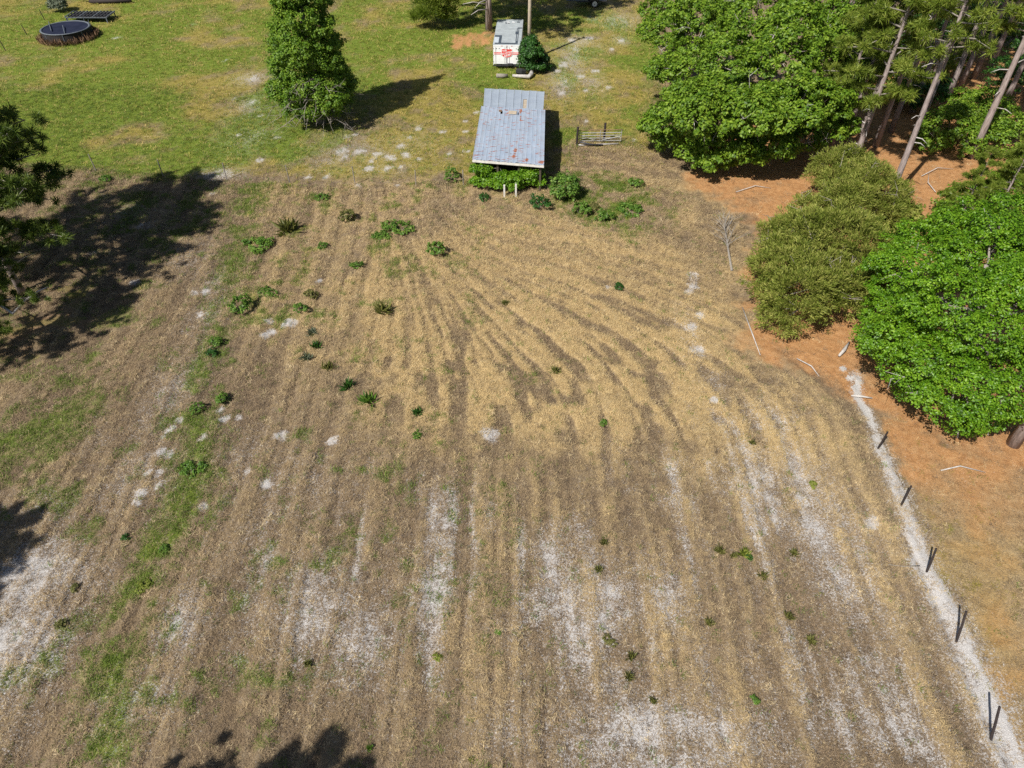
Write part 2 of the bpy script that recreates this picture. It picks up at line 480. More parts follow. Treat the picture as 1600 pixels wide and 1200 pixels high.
M['grey_wood'] = simple('grey_wood', (.33, .30, .26), (.15, .13, .11), 7.0, .85, stretch=(3, 3, .6), bump=.5)
M['white_wood'] = simple('white_wood', (.70, .68, .64), (.48, .46, .42), 7.0, .7)
M['dark_wall'] = simple('dark_wall', (.11, .085, .065), (.05, .04, .03), 6.0, .9, stretch=(3, 3, .4), bump=.5)
M['steel'] = simple('steel', (.50, .50, .49), (.33, .33, .33), 8.0, .45, .5)
M['dark_steel'] = simple('dark_steel', (.07, .07, .075), (.03, .03, .035), 8.0, .5, .3)
M['rusty_steel'] = simple('rusty_steel', (.28, .17, .10), (.12, .07, .045), 8.0, .8)
M['white_paint'] = simple('white_paint', (.82, .82, .83), (.70, .70, .70), 3.0, .45)
M['red_paint'] = simple('red_paint', (.72, .045, .045), (.60, .06, .05), 3.0, .5)
M['trailer_roof'] = simple('trailer_roof', (.40, .44, .46), (.29, .32, .34), 2.2, .6, bump=.1)
M['trailer_patch'] = simple('trailer_patch', (.075, .095, .125), (.045, .06, .08), 5.0, .6)
M['pale_patch'] = simple('pale_patch', (.52, .57, .62), (.40, .45, .50), 4.0, .6)
M['rubber'] = simple('rubber', (.03, .03, .032), (.018, .018, .018), 9.0, .85)
M['mat_black'] = simple('mat_black', (.026, .030, .055), (.014, .018, .034), 1.4, .95, spec=.05)
M['rail_grey'] = simple('rail_grey', (.15, .17, .195), (.08, .09, .105), 6.0, .5)
M['tan_board'] = simple('tan_board', (.50, .42, .32), (.33, .27, .20), 6.0, .85)
M['dark_opening'] = simple('dark_opening', (.035, .03, .03), (.02, .018, .018), 6.0, .9)
M['red_lens'] = simple('red_lens', (.45, .02, .02), (.35, .02, .02), 6.0, .3)
M['wheel_white'] = simple('wheel_white', (.80, .80, .80), (.68, .68, .68), 6.0, .4)


def roof_mat():
    m, nt, b = mat_new('old_roof_metal')
    tc = N(nt, 'ShaderNodeTexCoord')
    P = tc.outputs['Object']
    base = ramp(nt, noise_node(nt, P, 1.1, 4), [(.3, (.30, .365, .46)), (.7, (.385, .45, .545))])
    # scratches and lifted laps: short dark-red dashes across the sheets
    mp = N(nt, 'ShaderNodeMapping')
    mp.inputs['Scale'].default_value = (2.2, 9.0, 1.0)
    nt.links.new(P, mp.inputs[0])
    d = noise_node(nt, mp.outputs[0], 1.0, 2, .5)
    big = noise_node(nt, P, .75, 2)
    dash = mathn(nt, 'ADD', d, mathn(nt, 'MULTIPLY', big, .16))
    mask = ramp(nt, dash, [(.700, (0, 0, 0)), (.73, (1, 1, 1))])
    rust = ramp(nt, noise_node(nt, P, 7.0, 2), [(.4, (.17, .14, .15)), (.56, (.40, .12, .06))])
    ms = N(nt, 'ShaderNodeMapping')
    ms.inputs['Scale'].default_value = (5.0, .45, 1.0)
    nt.links.new(P, ms.inputs[0])
    base = mixc(nt, ramp(nt, noise_node(nt, ms.outputs[0], 1.0, 4, .7), [(.42, (0, 0, 0)), (.75, (.55, .55, .55))]), base, (.30, .29, .29))
    c = mixc(nt, mask, base, rust)
    at_ = N(nt, 'ShaderNodeAttribute', attribute_name='rust')
    rf = mathn(nt, 'ADD', at_.outputs['Fac'], mathn(nt, 'MULTIPLY', mathn(nt, 'SUBTRACT', d, .5), 1.6))
    mk2 = ramp(nt, rf, [(.50, (0, 0, 0)), (.60, (1, 1, 1))])
    c = mixc(nt, mk2, c, ramp(nt, noise_node(nt, P, 9.0, 3), [(.35, (.22, .085, .05)), (.65, (.46, .17, .09))]))
    nt.links.new(c, b.inputs['Base Color'])
    b.inputs['Roughness'].default_value = .42
    b.inputs['Metallic'].default_value = .1
    return m


M['roof'] = roof_mat()
M['roof_new'] = simple('roof_new', (.38, .435, .51), (.325, .375, .45), 1.2, .45, .1)


# ------------------------------------------------------------------ mesh helpers
class MB:
    def __init__(self):
        self.v = []
        self.f = []

    def add(self, vs, fs):
        o = len(self.v)
        self.v += [tuple(p) for p in vs]
        self.f += [tuple(i + o for i in q) for q in fs]
        return self

    def box(self, c, s, rot=None):
        vs = []
        for x in (-.5, .5):
            for y in (-.5, .5):
                for z in (-.5, .5):
                    p = Vector((x * s[0], y * s[1], z * s[2]))
                    if rot is not None:
                        p = rot @ p
                    vs.append(p + Vector(c))
        return self.add(vs, [(0, 1, 3, 2), (4, 6, 7, 5), (0, 4, 5, 1), (2, 3, 7, 6), (0, 2, 6, 4), (1, 5, 7, 3)])

    def prism(self, quad, t):
        """a slab: four corner points, thickness t downwards along the normal"""
        q = [Vector(p) for p in quad]
        n = (q[1] - q[0]).cross(q[3] - q[0]).normalized() * t
        return self.add(q + [p - n for p in q], [(0, 1, 2, 3), (7, 6, 5, 4), (0, 4, 5, 1), (1, 5, 6, 2), (2, 6, 7, 3), (3, 7, 4, 0)])

    def tube(self, pts, rad, n=7, cap=True):
        pts = [Vector(p) for p in pts]
        rings = []
        for i, p in enumerate(pts):
            a = pts[max(0, i - 1)]
            b = pts[min(len(pts) - 1, i + 1)]
            d = (b - a).normalized()
            u = d.orthogonal().normalized() if i == 0 else (u - d * u.dot(d)).normalized()
            w = d.cross(u)
            r = rad[i] if hasattr(rad, '__len__') else rad
            rings.append([p + (u * math.cos(2 * math.pi * k / n) + w * math.sin(2 * math.pi * k / n)) * r for k in range(n)])
        vs = [p for q in rings for p in q]
        fs = []
        for i in range(len(rings) - 1):
            for k in range(n):
                fs.append((i * n + k, i * n + (k + 1) % n, (i + 1) * n + (k + 1) % n, (i + 1) * n + k))
        if cap:
            fs.append(tuple(reversed(range(n))))
            fs.append(tuple(range(len(vs) - n, len(vs))))
        return self.add(vs, fs)

    def build(self, name, mat, parent=None, smooth=False, inv=None):
        me = bpy.data.meshes.new(name)
        me.from_pydata(self.v, [], self.f)
        if smooth:
            me.polygons.foreach_set('use_smooth', [True] * len(me.polygons))
        return link(name, me, mat, parent)


def link(name, me, mat, parent=None):
    o = bpy.data.objects.new(name, me)
    if mat is not None and len(me.materials) == 0:
        me.materials.append(mat)
    col.objects.link(o)
    if parent is not None:
        o.parent = parent
    return o


def fast_mesh(name, V, F):
    me = bpy.data.meshes.new(name)
    nf, k = F.shape
    me.vertices.add(len(V))
    me.vertices.foreach_set('co', np.ascontiguousarray(V, np.float32).ravel())
    me.loops.add(nf * k)
    me.loops.foreach_set('vertex_index', np.ascontiguousarray(F, np.int32).ravel())
    me.polygons.add(nf)
    me.polygons.foreach_set('loop_start', np.arange(0, nf * k, k, dtype=np.int32))
    me.update(calc_edges=True)
    return me


def thing(name, label, cat, loc=(0, 0, 0), group=None, rz=0.0):
    o = bpy.data.objects.new(name, None)
    o.empty_display_size = .3
    col.objects.link(o)
    o.location = loc
    o.rotation_euler = (0, 0, rz)
    return tag(o, label, cat, group)


def tag(o, label=None, cat=None, group=None, kind=None):
    if label:
        o['label'] = label
    if cat:
        o['category'] = cat
    if group:
        o['group'] = group
    if kind:
        o['kind'] = kind
    return o


def leaves(P, D, size, rng, aspect=.55, fold=.25):
    """kite-shaped leaves: P base points, D leaf directions, size lengths -> verts, quads folded along the middle"""
    n = len(P)
    D = D / (np.linalg.norm(D, axis=1, keepdims=True) + 1e-9)
    R = rng.normal(size=(n, 3))
    S = np.cross(D, R)
    S /= np.linalg.norm(S, axis=1, keepdims=True) + 1e-9
    U = np.cross(S, D)
    L = size[:, None]
    mid = P + D * L * .5
    a = mid + S * L * aspect * .5 + U * L * fold * .3
    b = mid - S * L * aspect * .5 + U * L * fold * .3
    t = P + D * L
    V = np.stack([P, a, t, b], 1).reshape(-1, 3)
    i = np.arange(n) * 4
    F = np.concatenate([np.stack([i, i + 1, i + 2], 1), np.stack([i, i + 2, i + 3], 1)])
    return V, F


def leaves_facing(P, Nn, size, rng, aspect=.6, fold=.2):
    """leaves whose flat side faces Nn"""
    n = len(P)
    Nn = Nn / (np.linalg.norm(Nn, axis=1, keepdims=True) + 1e-9)
    R = rng.normal(size=(n, 3))
    D = np.cross(Nn, R)
    D /= np.linalg.norm(D, axis=1, keepdims=True) + 1e-9
    S = np.cross(Nn, D)
    L = size[:, None]
    a = P + S * L * aspect * .5 + Nn * L * fold * .3
    b = P - S * L * aspect * .5 + Nn * L * fold * .3
    t = P + D * L * .5 - Nn * L * fold * .3
    s = P - D * L * .5
    V = np.stack([s, a, t, b], 1).reshape(-1, 3)
    i = np.arange(n) * 4
    F = np.concatenate([np.stack([i, i + 1, i + 2], 1), np.stack([i, i + 2, i + 3], 1)])
    return V, F


def lobe_points(lobes, n, rng, rough=.18, inner=.12, low=-.55):
    """points over the outside of a set of ellipsoid lobes; returns points and outward directions"""
    C = np.array([l[0] for l in lobes], float)
    R = np.array([l[1] for l in lobes], float)
    area = (R[:, 0] * R[:, 1] + R[:, 0] * R[:, 2] + R[:, 1] * R[:, 2])
    out_p, out_n = [], []
    need = n
    while need > 0:
        m = need * 3 + 50
        k = rng.choice(len(C), m, p=area / area.sum())
        d = rng.normal(size=(m, 3))
        d /= np.linalg.norm(d, axis=1, keepdims=True)
        d = d[(d[:, 2] > low)]
        k = k[:len(d)]
        rr = 1 + rng.normal(0, rough * .5, len(d)) - rng.random(len(d)) ** 3 * inner * 2
        p = C[k] + d * R[k] * rr[:, None]
        keep = np.ones(len(p), bool)
        for j in range(len(C)):
            q = np.linalg.norm((p - C[j]) / R[j], axis=1)
            keep &= (q > .80) | (k == j)
        keep &= p[:, 2] > .015
        p, nn = p[keep], (d / R[k])[keep]
        nn /= np.linalg.norm(nn, axis=1, keepdims=True)
        out_p.append(p[:need])
        out_n.append(nn[:need])
        need -= len(out_p[-1])
    return np.concatenate(out_p), np.concatenate(out_n)


def crown_mesh(name, lobes, clumps, per, clump_r, leaf, rng, aspect=.6, up=.55, flat=.7, rough=.2, low=-.5, spray=False):
    P, Nn = lobe_points(lobes, clumps, rng, rough, low=low)
    cr = clump_r * rng.uniform(.6, 1.35, clumps)
    k = np.repeat(np.arange(clumps), per)
    q = rng.normal(size=(len(k), 3))
    q /= np.linalg.norm(q, axis=1, keepdims=True)
    q *= (rng.random(len(k)) ** (1 / 2.2))[:, None]
    q[:, 2] *= flat
    pos = P[k] + q * cr[k][:, None]
    nn = Nn[k] * .55 + q * .55 + np.array([0, 0, up]) + rng.normal(size=(len(k), 3)) * .42
    sz = leaf * rng.uniform(.6, 1.3, len(k))
    if spray:
        V, F = leaves(pos, Nn[k] * .8 + q * .7 + np.array([0, 0, .35]) + rng.normal(size=(len(k), 3)) * .45, sz * 1.5, rng, aspect)
    else:
        V, F = leaves_facing(pos, nn, sz, rng, aspect)
    return fast_mesh(name, V, F), P


def lobes_px(rows, squash=.8):
    out = []
    for px, py, z, rpx in rows:
        c = at(px, py, z)
        r = rpx / pxm(c)
        out.append(((c.x, c.y, c.z), (r, r * .95, r * squash)))
    return out


def limbs(base, lobes, r0, rng, hook=.35):
    """trunk to the middle of the crown plus a bent limb to each lobe"""
    mb = MB()
    C = np.array([l[0] for l in lobes])
    cen = C.mean(0)
    top = max(C[:, 2])
    trunk = [Vector((base[0], base[1], -.15)), Vector((base[0] * .8 + cen[0] * .2, base[1] * .8 + cen[1] * .2, top * .25)), Vector((base[0] * .4 + cen[0] * .6, base[1] * .4 + cen[1] * .6, top * .6)), Vector((cen[0], cen[1], top))]
    mb.tube(trunk, [r0, r0 * .85, r0 * .6, r0 * .25], 8)
    lb = MB()
    for c, r in lobes:
        a = trunk[1].lerp(trunk[2], rng.random())
        c = Vector(c)
        mid = a.lerp(c, .55) + Vector((rng.normal() * .3, rng.normal() * .3, .35))
        lb.tube([a, mid, c, c + (c - mid) * .5], [r0 * .42, r0 * .3, r0 * .18, r0 * .06], 6)
        for j in range(3):
            e = c + Vector(rng.normal(size=3)).normalized() * r[0] * .8
            lb.tube([c.lerp(a, .3), (c + e) / 2 + Vector((0, 0, .2)), e], [r0 * .16, r0 * .1, r0 * .03], 5)
    return mb, lb


def sublobes(lobes, n, frac, rng):
    out = [(c, (r[0] * .80, r[1] * .80, r[2] * .80)) for c, r in lobes]
    for c, r in lobes:
        for _ in range(n):
            d = rng.normal(size=3)
            d[2] = abs(d[2]) * 1.0 - .25
            d /= np.linalg.norm(d)
            f = frac * rng.uniform(.65, 1.35)
            q = (c[0] + d[0] * r[0] * .84, c[1] + d[1] * r[1] * .84, max(.25, c[2] + d[2] * r[2] * .84))
            out.append((q, (r[0] * f, r[1] * f, r[0] * f * .72)))
    return out


def tree(name, label, cat, base, rows, mat, clumps, per, clump_r, leaf, seed, group=None, r0=.25, bark='grey_bark', squash=.8, sub=0, frac=.36, twigs=0, **kw):
    spray_ = kw.get('spray', False)
    rng = np.random.default_rng(seed)
    lobes = lobes_px(rows, squash)
    b = at(*base)
    root = thing(name, label, cat, (b.x, b.y, 0), group)
    lobes_l = [((c[0] - b.x, c[1] - b.y, c[2]), r) for c, r in lobes]
    me, P = crown_mesh('crown', sublobes(lobes_l, sub, frac, rng) if sub else lobes_l, clumps, per, clump_r, leaf, rng, **kw)
    link('crown', me, M[mat], root)
    t, l = limbs((0, 0), lobes_l, r0, rng)
    t.build('trunk', M[bark], root, True)
    l.build('branches', M[bark], root, True)
    if twigs:
        tw_ = MB()
        TP, TN = lobe_points(lobes_l, twigs, rng, .1, low=-.1)
        for p_, n_ in zip(TP, TN):
            p_, n_ = Vector(p_), Vector(n_)
            d_ = (n_ * .6 + Vector(rng.normal(size=3)) * .6 + Vector((0, 0, .2))).normalized()
            L_ = rng.uniform(.5, 1.3)
            e_ = p_ + d_ * L_ * .45 + n_ * .15
            m_ = p_ - n_ * .1
            tw_.tube([p_ - d_ * L_ * .6 - n_ * .3, m_, e_], [.035, .026, .008], 4)
            for _ in range(3):
                g_ = m_.lerp(e_, rng.random())
                tw_.tube([g_, g_ + Vector(rng.normal(size=3)) * .3 + n_ * .15], [.014, .004], 3)
        tw_.build('dead_twigs', M['grey_bark' if spray_ else 'dead_wood'], root)
    return root


# ------------------------------------------------------------------ ground sheet
def graded(lo, hi, f0, f1, step, grow):
    xs = list(np.arange(f0, f1 + 1e-6, step))
    d = step
    while xs[-1] < hi:
        d = min(d * grow, 60)
        xs.append(xs[-1] + d)
    d = step
    left = [xs[0]]
    while left[-1] > lo:
        d = min(d * grow, 60)
        left.append(left[-1] - d)
    return np.array(left[:0:-1] + xs)


gx = graded(-700, 700, -15, 15, .095, 1.035)
gy = graded(-60, 1200, 7, 24, .095, 1.015)
GX, GY = np.meshgrid(gx, gy)
fx, fy = GX.ravel(), GY.ravel()
Z = zones(fx, fy)
gz = relief(fx, fy, Z)
far = sstep(140, 60, np.hypot(fx, fy))
V = np.stack([fx, fy, gz * far], 1)
nx, ny = len(gx), len(gy)
ii = (np.arange(ny - 1)[:, None] * nx + np.arange(nx - 1)[None, :]).ravel()
F = np.stack([ii, ii + 1, ii + 1 + nx, ii + nx], 1)
gm = fast_mesh('ground', V, F)
gm.polygons.foreach_set('use_smooth', np.ones(len(F), bool))
for nm, cols in (('zone_a', (Z[0], Z[1], Z[2], Z[6])), ('zone_b', (Z[3], Z[4], Z[5], Z[7]))):
    a = gm.attributes.new(nm, 'FLOAT_COLOR', 'POINT')
    a.data.foreach_set('color', np.stack(cols, 1).astype(np.float32).ravel())
ground = tag(link('ground', gm, M['ground']), kind='structure')
print('ground quads', len(F), nx, ny)


# ------------------------------------------------------------------ grass: tufts scattered as instances (stuff)
def tuft_mesh(name, n, length, width, tilt, spread, seed):
    rng = np.random.default_rng(seed)
    Vs, Fs = [], []
    for i in range(n):
        a = rng.random() * 2 * math.pi
        el = math.radians(rng.uniform(*tilt))
        L = length * rng.uniform(.55, 1.25)
        w = width * rng.uniform(.7, 1.3)
        o = np.array([rng.normal() * spread, rng.normal() * spread, rng.uniform(.0, .02)])
        d = np.array([math.cos(a) * math.cos(el), math.sin(a) * math.cos(el), math.sin(el)])
        s = np.array([-math.sin(a), math.cos(a), 0]) * w
        m = o + d * L * .55
        t = o + d * L - np.array([0, 0, L * .25 * math.sin(el)]) + s * rng.normal() * 2
        k = len(Vs)
        Vs += [o - s * .5, o + s * .5, m + s * .45, m - s * .45, t]
        Fs += [(k, k + 1, k + 2, k + 3), (k + 3, k + 2, k + 4)]
    me = bpy.data.meshes.new(name)
    me.from_pydata([tuple(v) for v in Vs], [], Fs)
    return me


def tuft_mat(name, trans=.25):
    m, nt, b = mat_new(name)
    a = N(nt, 'ShaderNodeAttribute', attribute_name='tuft_colour', attribute_type='INSTANCER')
    geo = N(nt, 'ShaderNodeNewGeometry')
    hs = N(nt, 'ShaderNodeHueSaturation')
    hs.inputs['Hue'].default_value = .5
    nt.links.new(mathn(nt, 'MULTIPLY_ADD', geo.outputs['Random Per Island'], .8, .62), hs.inputs['Value'])
    nt.links.new(a.outputs['Color'], hs.inputs['Color'])
    nt.links.new(hs.outputs[0], b.inputs['Base Color'])
    b.inputs['Roughness'].default_value = .7
    b.inputs['Specular IOR Level'].default_value = .2
    tr = N(nt, 'ShaderNodeBsdfTranslucent')
    nt.links.new(hs.outputs[0], tr.inputs['Color'])
    mx = N(nt, 'ShaderNodeMixShader')
    mx.inputs[0].default_value = trans
    nt.links.new(b.outputs[0], mx.inputs[1])
    nt.links.new(tr.outputs[0], mx.inputs[2])
    nt.links.new(mx.outputs[0], nt.nodes['Material Output'].inputs['Surface'])
    return m


M['tuft'] = tuft_mat('grass_tuft')


def scatter(name, label, protos, P, rot, scl, idx, colr):
    pc = bpy.data.collections.new(name + '_kinds')
    for k, me in enumerate(protos):
        o = bpy.data.objects.new('%s_kind_%d' % (name, k), me)
        me.materials.append(M['tuft'])
        pc.objects.link(o)
    me = bpy.data.meshes.new(name)
    me.vertices.add(len(P))
    me.vertices.foreach_set('co', P.astype(np.float32).ravel())
    for nm, ty, dat, key in (('rot', 'FLOAT_VECTOR', rot, 'vector'), ('scl', 'FLOAT', scl, 'value'), ('idx', 'INT', idx, 'value'), ('tuft_colour', 'FLOAT_COLOR', colr, 'color')):
        a = me.attributes.new(nm, ty, 'POINT')
        a.data.foreach_set(key, np.ascontiguousarray(dat, np.int32 if ty == 'INT' else np.float32).ravel())
    o = bpy.data.objects.new(name, me)
    col.objects.link(o)
    tag(o, label, None, None, 'stuff')
    o['category'] = 'grass'
    ng = bpy.data.node_groups.new(name, 'GeometryNodeTree')
    ng.interface.new_socket('Geometry', in_out='INPUT', socket_type='NodeSocketGeometry')
    ng.interface.new_socket('Geometry', in_out='OUTPUT', socket_type='NodeSocketGeometry')
    gi = ng.nodes.new('NodeGroupInput')
    go = ng.nodes.new('NodeGroupOutput')
    ip = ng.nodes.new('GeometryNodeInstanceOnPoints')
    ci = ng.nodes.new('GeometryNodeCollectionInfo')
    ci.inputs['Collection'].default_value = pc
    ci.inputs['Separate Children'].default_value = True
    ci.inputs['Reset Children'].default_value = True
    ip.inputs['Pick Instance'].default_value = True

    def attr(n, dt):
        q = ng.nodes.new('GeometryNodeInputNamedAttribute')
        q.data_type = dt
        q.inputs['Name'].default_value = n
        return q.outputs['Attribute']
    ng.links.new(gi.outputs[0], ip.inputs['Points'])
    ng.links.new(ci.outputs[0], ip.inputs['Instance'])
    ng.links.new(attr('idx', 'INT'), ip.inputs['Instance Index'])
    er = ng.nodes.new('FunctionNodeEulerToRotation')
    ng.links.new(attr('rot', 'FLOAT_VECTOR'), er.inputs[0])
    ng.links.new(er.outputs[0], ip.inputs['Rotation'])
    ng.links.new(attr('scl', 'FLOAT'), ip.inputs['Scale'])
    ng.links.new(ip.outputs[0], go.inputs[0])
    md = o.modifiers.new('scatter', 'NODES')
    md.node_group = ng
    return o


def scatter_points(n, ymax, power, rng):
    """random places over the part of the ground in view, thinning out with distance"""
    y = 6.5 + (ymax - 6.5) * rng.random(n) ** power
    half = (y * CP + CAM_H * SP) * .72 + 1.5
    x = rng.uniform(-1, 1, n) * half
    return x, y


rng = np.random.default_rng(3)
x, y = scatter_points(330000, 56, .85, rng)
z = zones(x, y)
gw, stw, snd, ned, oli, mau, row, drk = z
keep = rng.random(len(x)) < np.clip(.80 - .52 * sstep(.10, .75, snd) - .85 * sstep(.1, .5, ned) - .25 * mau, .03, 1)
inpast = poly_sd(x, y, PASTURE) > .3
keep &= ~(inpast & (rng.random(len(x)) < .88))
x, y = x[keep], y[keep]
gw, stw, snd, ned, oli, mau, row, drk = [q[keep] for q in z]
zz = relief(x, y, [q[keep] for q in z])
n = len(x)
tan = np.array([.56, .43, .22])
brn = np.array([.285, .208, .130])
dbr = np.array([.145, .108, .075])
grn = np.array([.115, .165, .028])
olv = np.array([.25, .21, .045])
blond = np.array([.62, .50, .30])
u = rng.random(n)
wt = np.clip(stw * .8 + row * .35 - .12 + (u - .5) * .8, 0, 1)[:, None]
c = brn * (1 - wt) + tan * wt
c = np.where((rng.random(n) < .30 - .24 * row)[:, None], dbr, c)
c = np.where((rng.random(n) < .05)[:, None], blond, c)
c = np.where((rng.random(n) < oli * .9)[:, None], olv, c)
c = np.where((rng.random(n) < np.clip(gw * 1.05 + .015, 0, 1))[:, None], grn, c)
c = c * rng.uniform(.82, 1.18, n)[:, None]
isg = c[:, 1] > c[:, 0]
idx = np.where(isg, 3, rng.integers(0, 3, n))
scl = rng.uniform(.6, 1.35, n) * (1 + .012 * y)
rot = np.stack([rng.normal(0, .12, n), rng.normal(0, .12, n), rng.random(n) * 6.283], 1)
protos = [tuft_mesh('dry_tuft', 15, .095, .0058, (2, 35), .060, 1), tuft_mesh('dry_tuft', 12, .14, .0050, (4, 50), .050, 2), tuft_mesh('dry_tuft', 18, .075, .0062, (0, 60), .075, 3), tuft_mesh('green_tuft', 15, .10, .0085, (25, 80), .055, 4)]
scatter('dry_grass', 'mown dry tan and brown grass stubble over the field', protos, np.stack([x, y, zz], 1), rot, scl, idx, np.concatenate([c, np.ones((n, 1))], 1))
print('dry tufts', n)

rng = np.random.default_rng(4)
x, y = scatter_points(110000, 95, .8, rng)
z = zones(x, y)
keep = (rng.random(len(x)) < np.clip(z[0] * 1.1 + z[4] * .4 - .8 * z[2], 0, 1)) & (y > 28) & (z[3] < .5)
x, y = x[keep], y[keep]
z = [q[keep] for q in z]
n = len(x)
pick = rng.random(n)
gz_ = np.clip(z[0] - .55 * z[4], 0, 1)
c = np.where((pick < .10 + .68 * gz_)[:, None], np.array([.165, .200, .030]), np.where((pick < .45 + .5 * gz_)[:, None], np.array([.27, .25, .055]), np.array([.42, .33, .12])))
c = np.where((rng.random(n) < .08)[:, None], np.array([.10, .15, .022]), c)
c = c * rng.uniform(.7, 1.3, n)[:, None]
protos = [tuft_mesh('turf_tuft', 12, .13, .014, (20, 75), .07, 11), tuft_mesh('turf_tuft', 10, .18, .014, (15, 60), .08, 12)]
scatter('green_grass', 'short green pasture grass around the barn and trailer', protos, np.stack([x, y, relief(x, y, z)], 1), np.stack([np.zeros(n), np.zeros(n), rng.random(n) * 6.283], 1), rng.uniform(.6, 1.3, n) * (.7 + .008 * y), rng.integers(0, 2, n), np.concatenate([c, np.ones((n, 1))], 1))
print('green tufts', n)

# ------------------------------------------------------------------ the barn
ZF, ZM, ZR = 1.75, 2.15, 1.85
FL, FR = at(738, 249, ZF), at(850, 258, ZF)
RL, RR = at(752, 166, ZM), at(852, 171, ZM)
LL, LR = at(757, 138, ZR), at(851, 143, ZR)
barn_c = (FL + FR + RL + RR) / 4
barn = thing('barn', 'small low barn with a blue-grey sheet metal roof and a rear lean-to', 'barn', (barn_c.x, barn_c.y, 0))
BO = Vector((barn_c.x, barn_c.y, 0))


def bil(q, s, t):
    a, b, c, d = q
    return a.lerp(b, s).lerp(d.lerp(c, s), t)


def roof_sheet(name, quad, s0, s1, ribs, mat, holes=(), rust=(), edge=0.0, rseed=0):
    """one corrugated sheet between fractions s0..s1 of the roof width; rust = list of (s, t, rs, rt, amount)"""
    rngl = random.Random(rseed)
    ns = ribs * 4
    nt_ = 36
    vs, fs, rs_ = [], [], []
    e0 = rngl.uniform(-edge, edge)
    for j in range(nt_ + 1):
        for i in range(ns + 1):
            s = s0 + (s1 - s0) * i / ns
            t = (j / nt_) * (1 + e0) if j else rngl.uniform(-.008, .008)
            p = bil(quad, s, t)
            k = i % 4
            p = p + Vector((0, 0, .013 if k in (0,) else 0.0)) + Vector((0, 0, rngl.uniform(-.004, .004)))
            vs.append(p - BO)
            rv = 0.0
            for (a, b, ra, rb, am) in rust:
                rv = max(rv, am * max(0, 1 - math.hypot((s - a) / ra, (t - b) / rb)))
            rs_.append(rv)
    for j in range(nt_):
        for i in range(ns):
            s = s0 + (s1 - s0) * (i + .5) / ns
            t = (j + .5) / nt_
            if any(abs(s - a) < ha and abs(t - b) < hb for a, b, ha, hb in holes):
                continue
            q = j * (ns + 1) + i
            fs.append((q, q + 1, q + ns + 2, q + ns + 1))
    used = sorted({i for q in fs for i in q})
    mp = {i: k for k, i in enumerate(used)}
    vs, rs_, fs = [vs[i] for i in used], [rs_[i] for i in used], [tuple(mp[i] for i in q) for q in fs]
    mb = MB().add(vs, fs)
    o = mb.build(name, mat, barn)
    a = o.data.attributes.new('rust', 'FLOAT', 'POINT')
    a.data.foreach_set('value', rs_)
    so = o.modifiers.new('thickness', 'SOLIDIFY')
    so.thickness = .006
    return o


main_q = (FL, FR, RR, RL)           # s across, t from the front eave to the rear edge
RUST = [(.62, .93, .05, .10, 1.0), (.63, .80, .03, .10, .9), (.60, .62, .03, .18, .55), (.60, .35, .03, .2, .7), (.59, .20, .05, .14, .95), (.57, .10, .06, .06, .9), (.50, .06, .08, .04, .8), (.76, .06, .05, .05, 1.0), (.96, .045, .10, .05, 1.1), (.94, .14, .05, .03, .8), (.93, .30, .05, .03, .5), (.38, .985, .06, .03, .8), (.12, .30, .05, .06, .5), (.03, .08, .04, .03, .7), (.10, .85, .05, .06, .5), (.75, .86, .04, .02, .7), (.90, .86, .04, .02, .6)]
HOLES = [(.325, .885, .016, .022), (.585, .885, .012, .02)]
nS = 8
for k in range(nS):
    roof_sheet('roof_sheet', main_q, k / nS + .0005, (k + 1) / nS - .0005, 2, M['roof'], HOLES, RUST, .006, k)
MB().prism([bil(main_q, .44, .86) - BO + Vector((0, 0, .05)), bil(main_q, .56, .86) - BO + Vector((0, 0, .05)), bil(main_q, .56, .925) - BO + Vector((0, 0, .05)), bil(main_q, .44, .925) - BO + Vector((0, 0, .05))], .012).build('roof_patch', M['tan_board'], barn)
MB().prism([bil(main_q, .285, .90) - BO + Vector((0, 0, .06)), bil(main_q, .335, .88) - BO + Vector((0, 0, .10)), bil(main_q, .325, .93) - BO + Vector((0, 0, .07)), bil(main_q, .285, .93) - BO + Vector((0, 0, .055))], .01).build('lifted_flap', M['rusty_steel'], barn)
a0, a1 = bil(main_q, .03, 1) - Vector((0, 0, .10)), bil(main_q, .97, 1) - Vector((0, 0, .10))
lean_q = (a0 + (a0 - LL) * .03, a1 + (a1 - LR) * .03, LR, LL)
nL = 8
for k in range(nL):
    roof_sheet('lean_to_sheet', lean_q, k / nL + .002, (k + 1) / nL - .002, 1, M['roof_new'], [(.6875, .32, .03, .24)] if k in (5,) else (), (), .01, 50 + k)
MB().prism([bil(lean_q, .63, .07) - BO - Vector((0, 0, .03)), bil(lean_q, .745, .07) - BO - Vector((0, 0, .03)), bil(lean_q, .745, .58) - BO - Vector((0, 0, .03)), bil(lean_q, .63, .58) - BO - Vector((0, 0, .03))], .02).build('skylight_panel', M['tan_board'], barn)
# fascia, rafters, posts, walls
fa = MB()
fa.prism([FL - BO + Vector((0, -.01, -.01)), FR - BO + Vector((0, -.01, -.01)), FR - BO + Vector((0, -.01, -.15)), FL - BO + Vector((0, -.01, -.15))], .03)
fa.build('eave_board', M['white_wood'], barn)
for k in range(9):
    s = .03 + .94 * k / 8
    a, b = bil(main_q, s, .015) - BO - Vector((0, 0, .09)), bil(main_q, s, .985) - BO - Vector((0, 0, .09))
    MB().tube([a, b], .045, 4).build('rafter', M['grey_wood'], barn)


def foot(p):
    return Vector((p.x, p.y, 0))


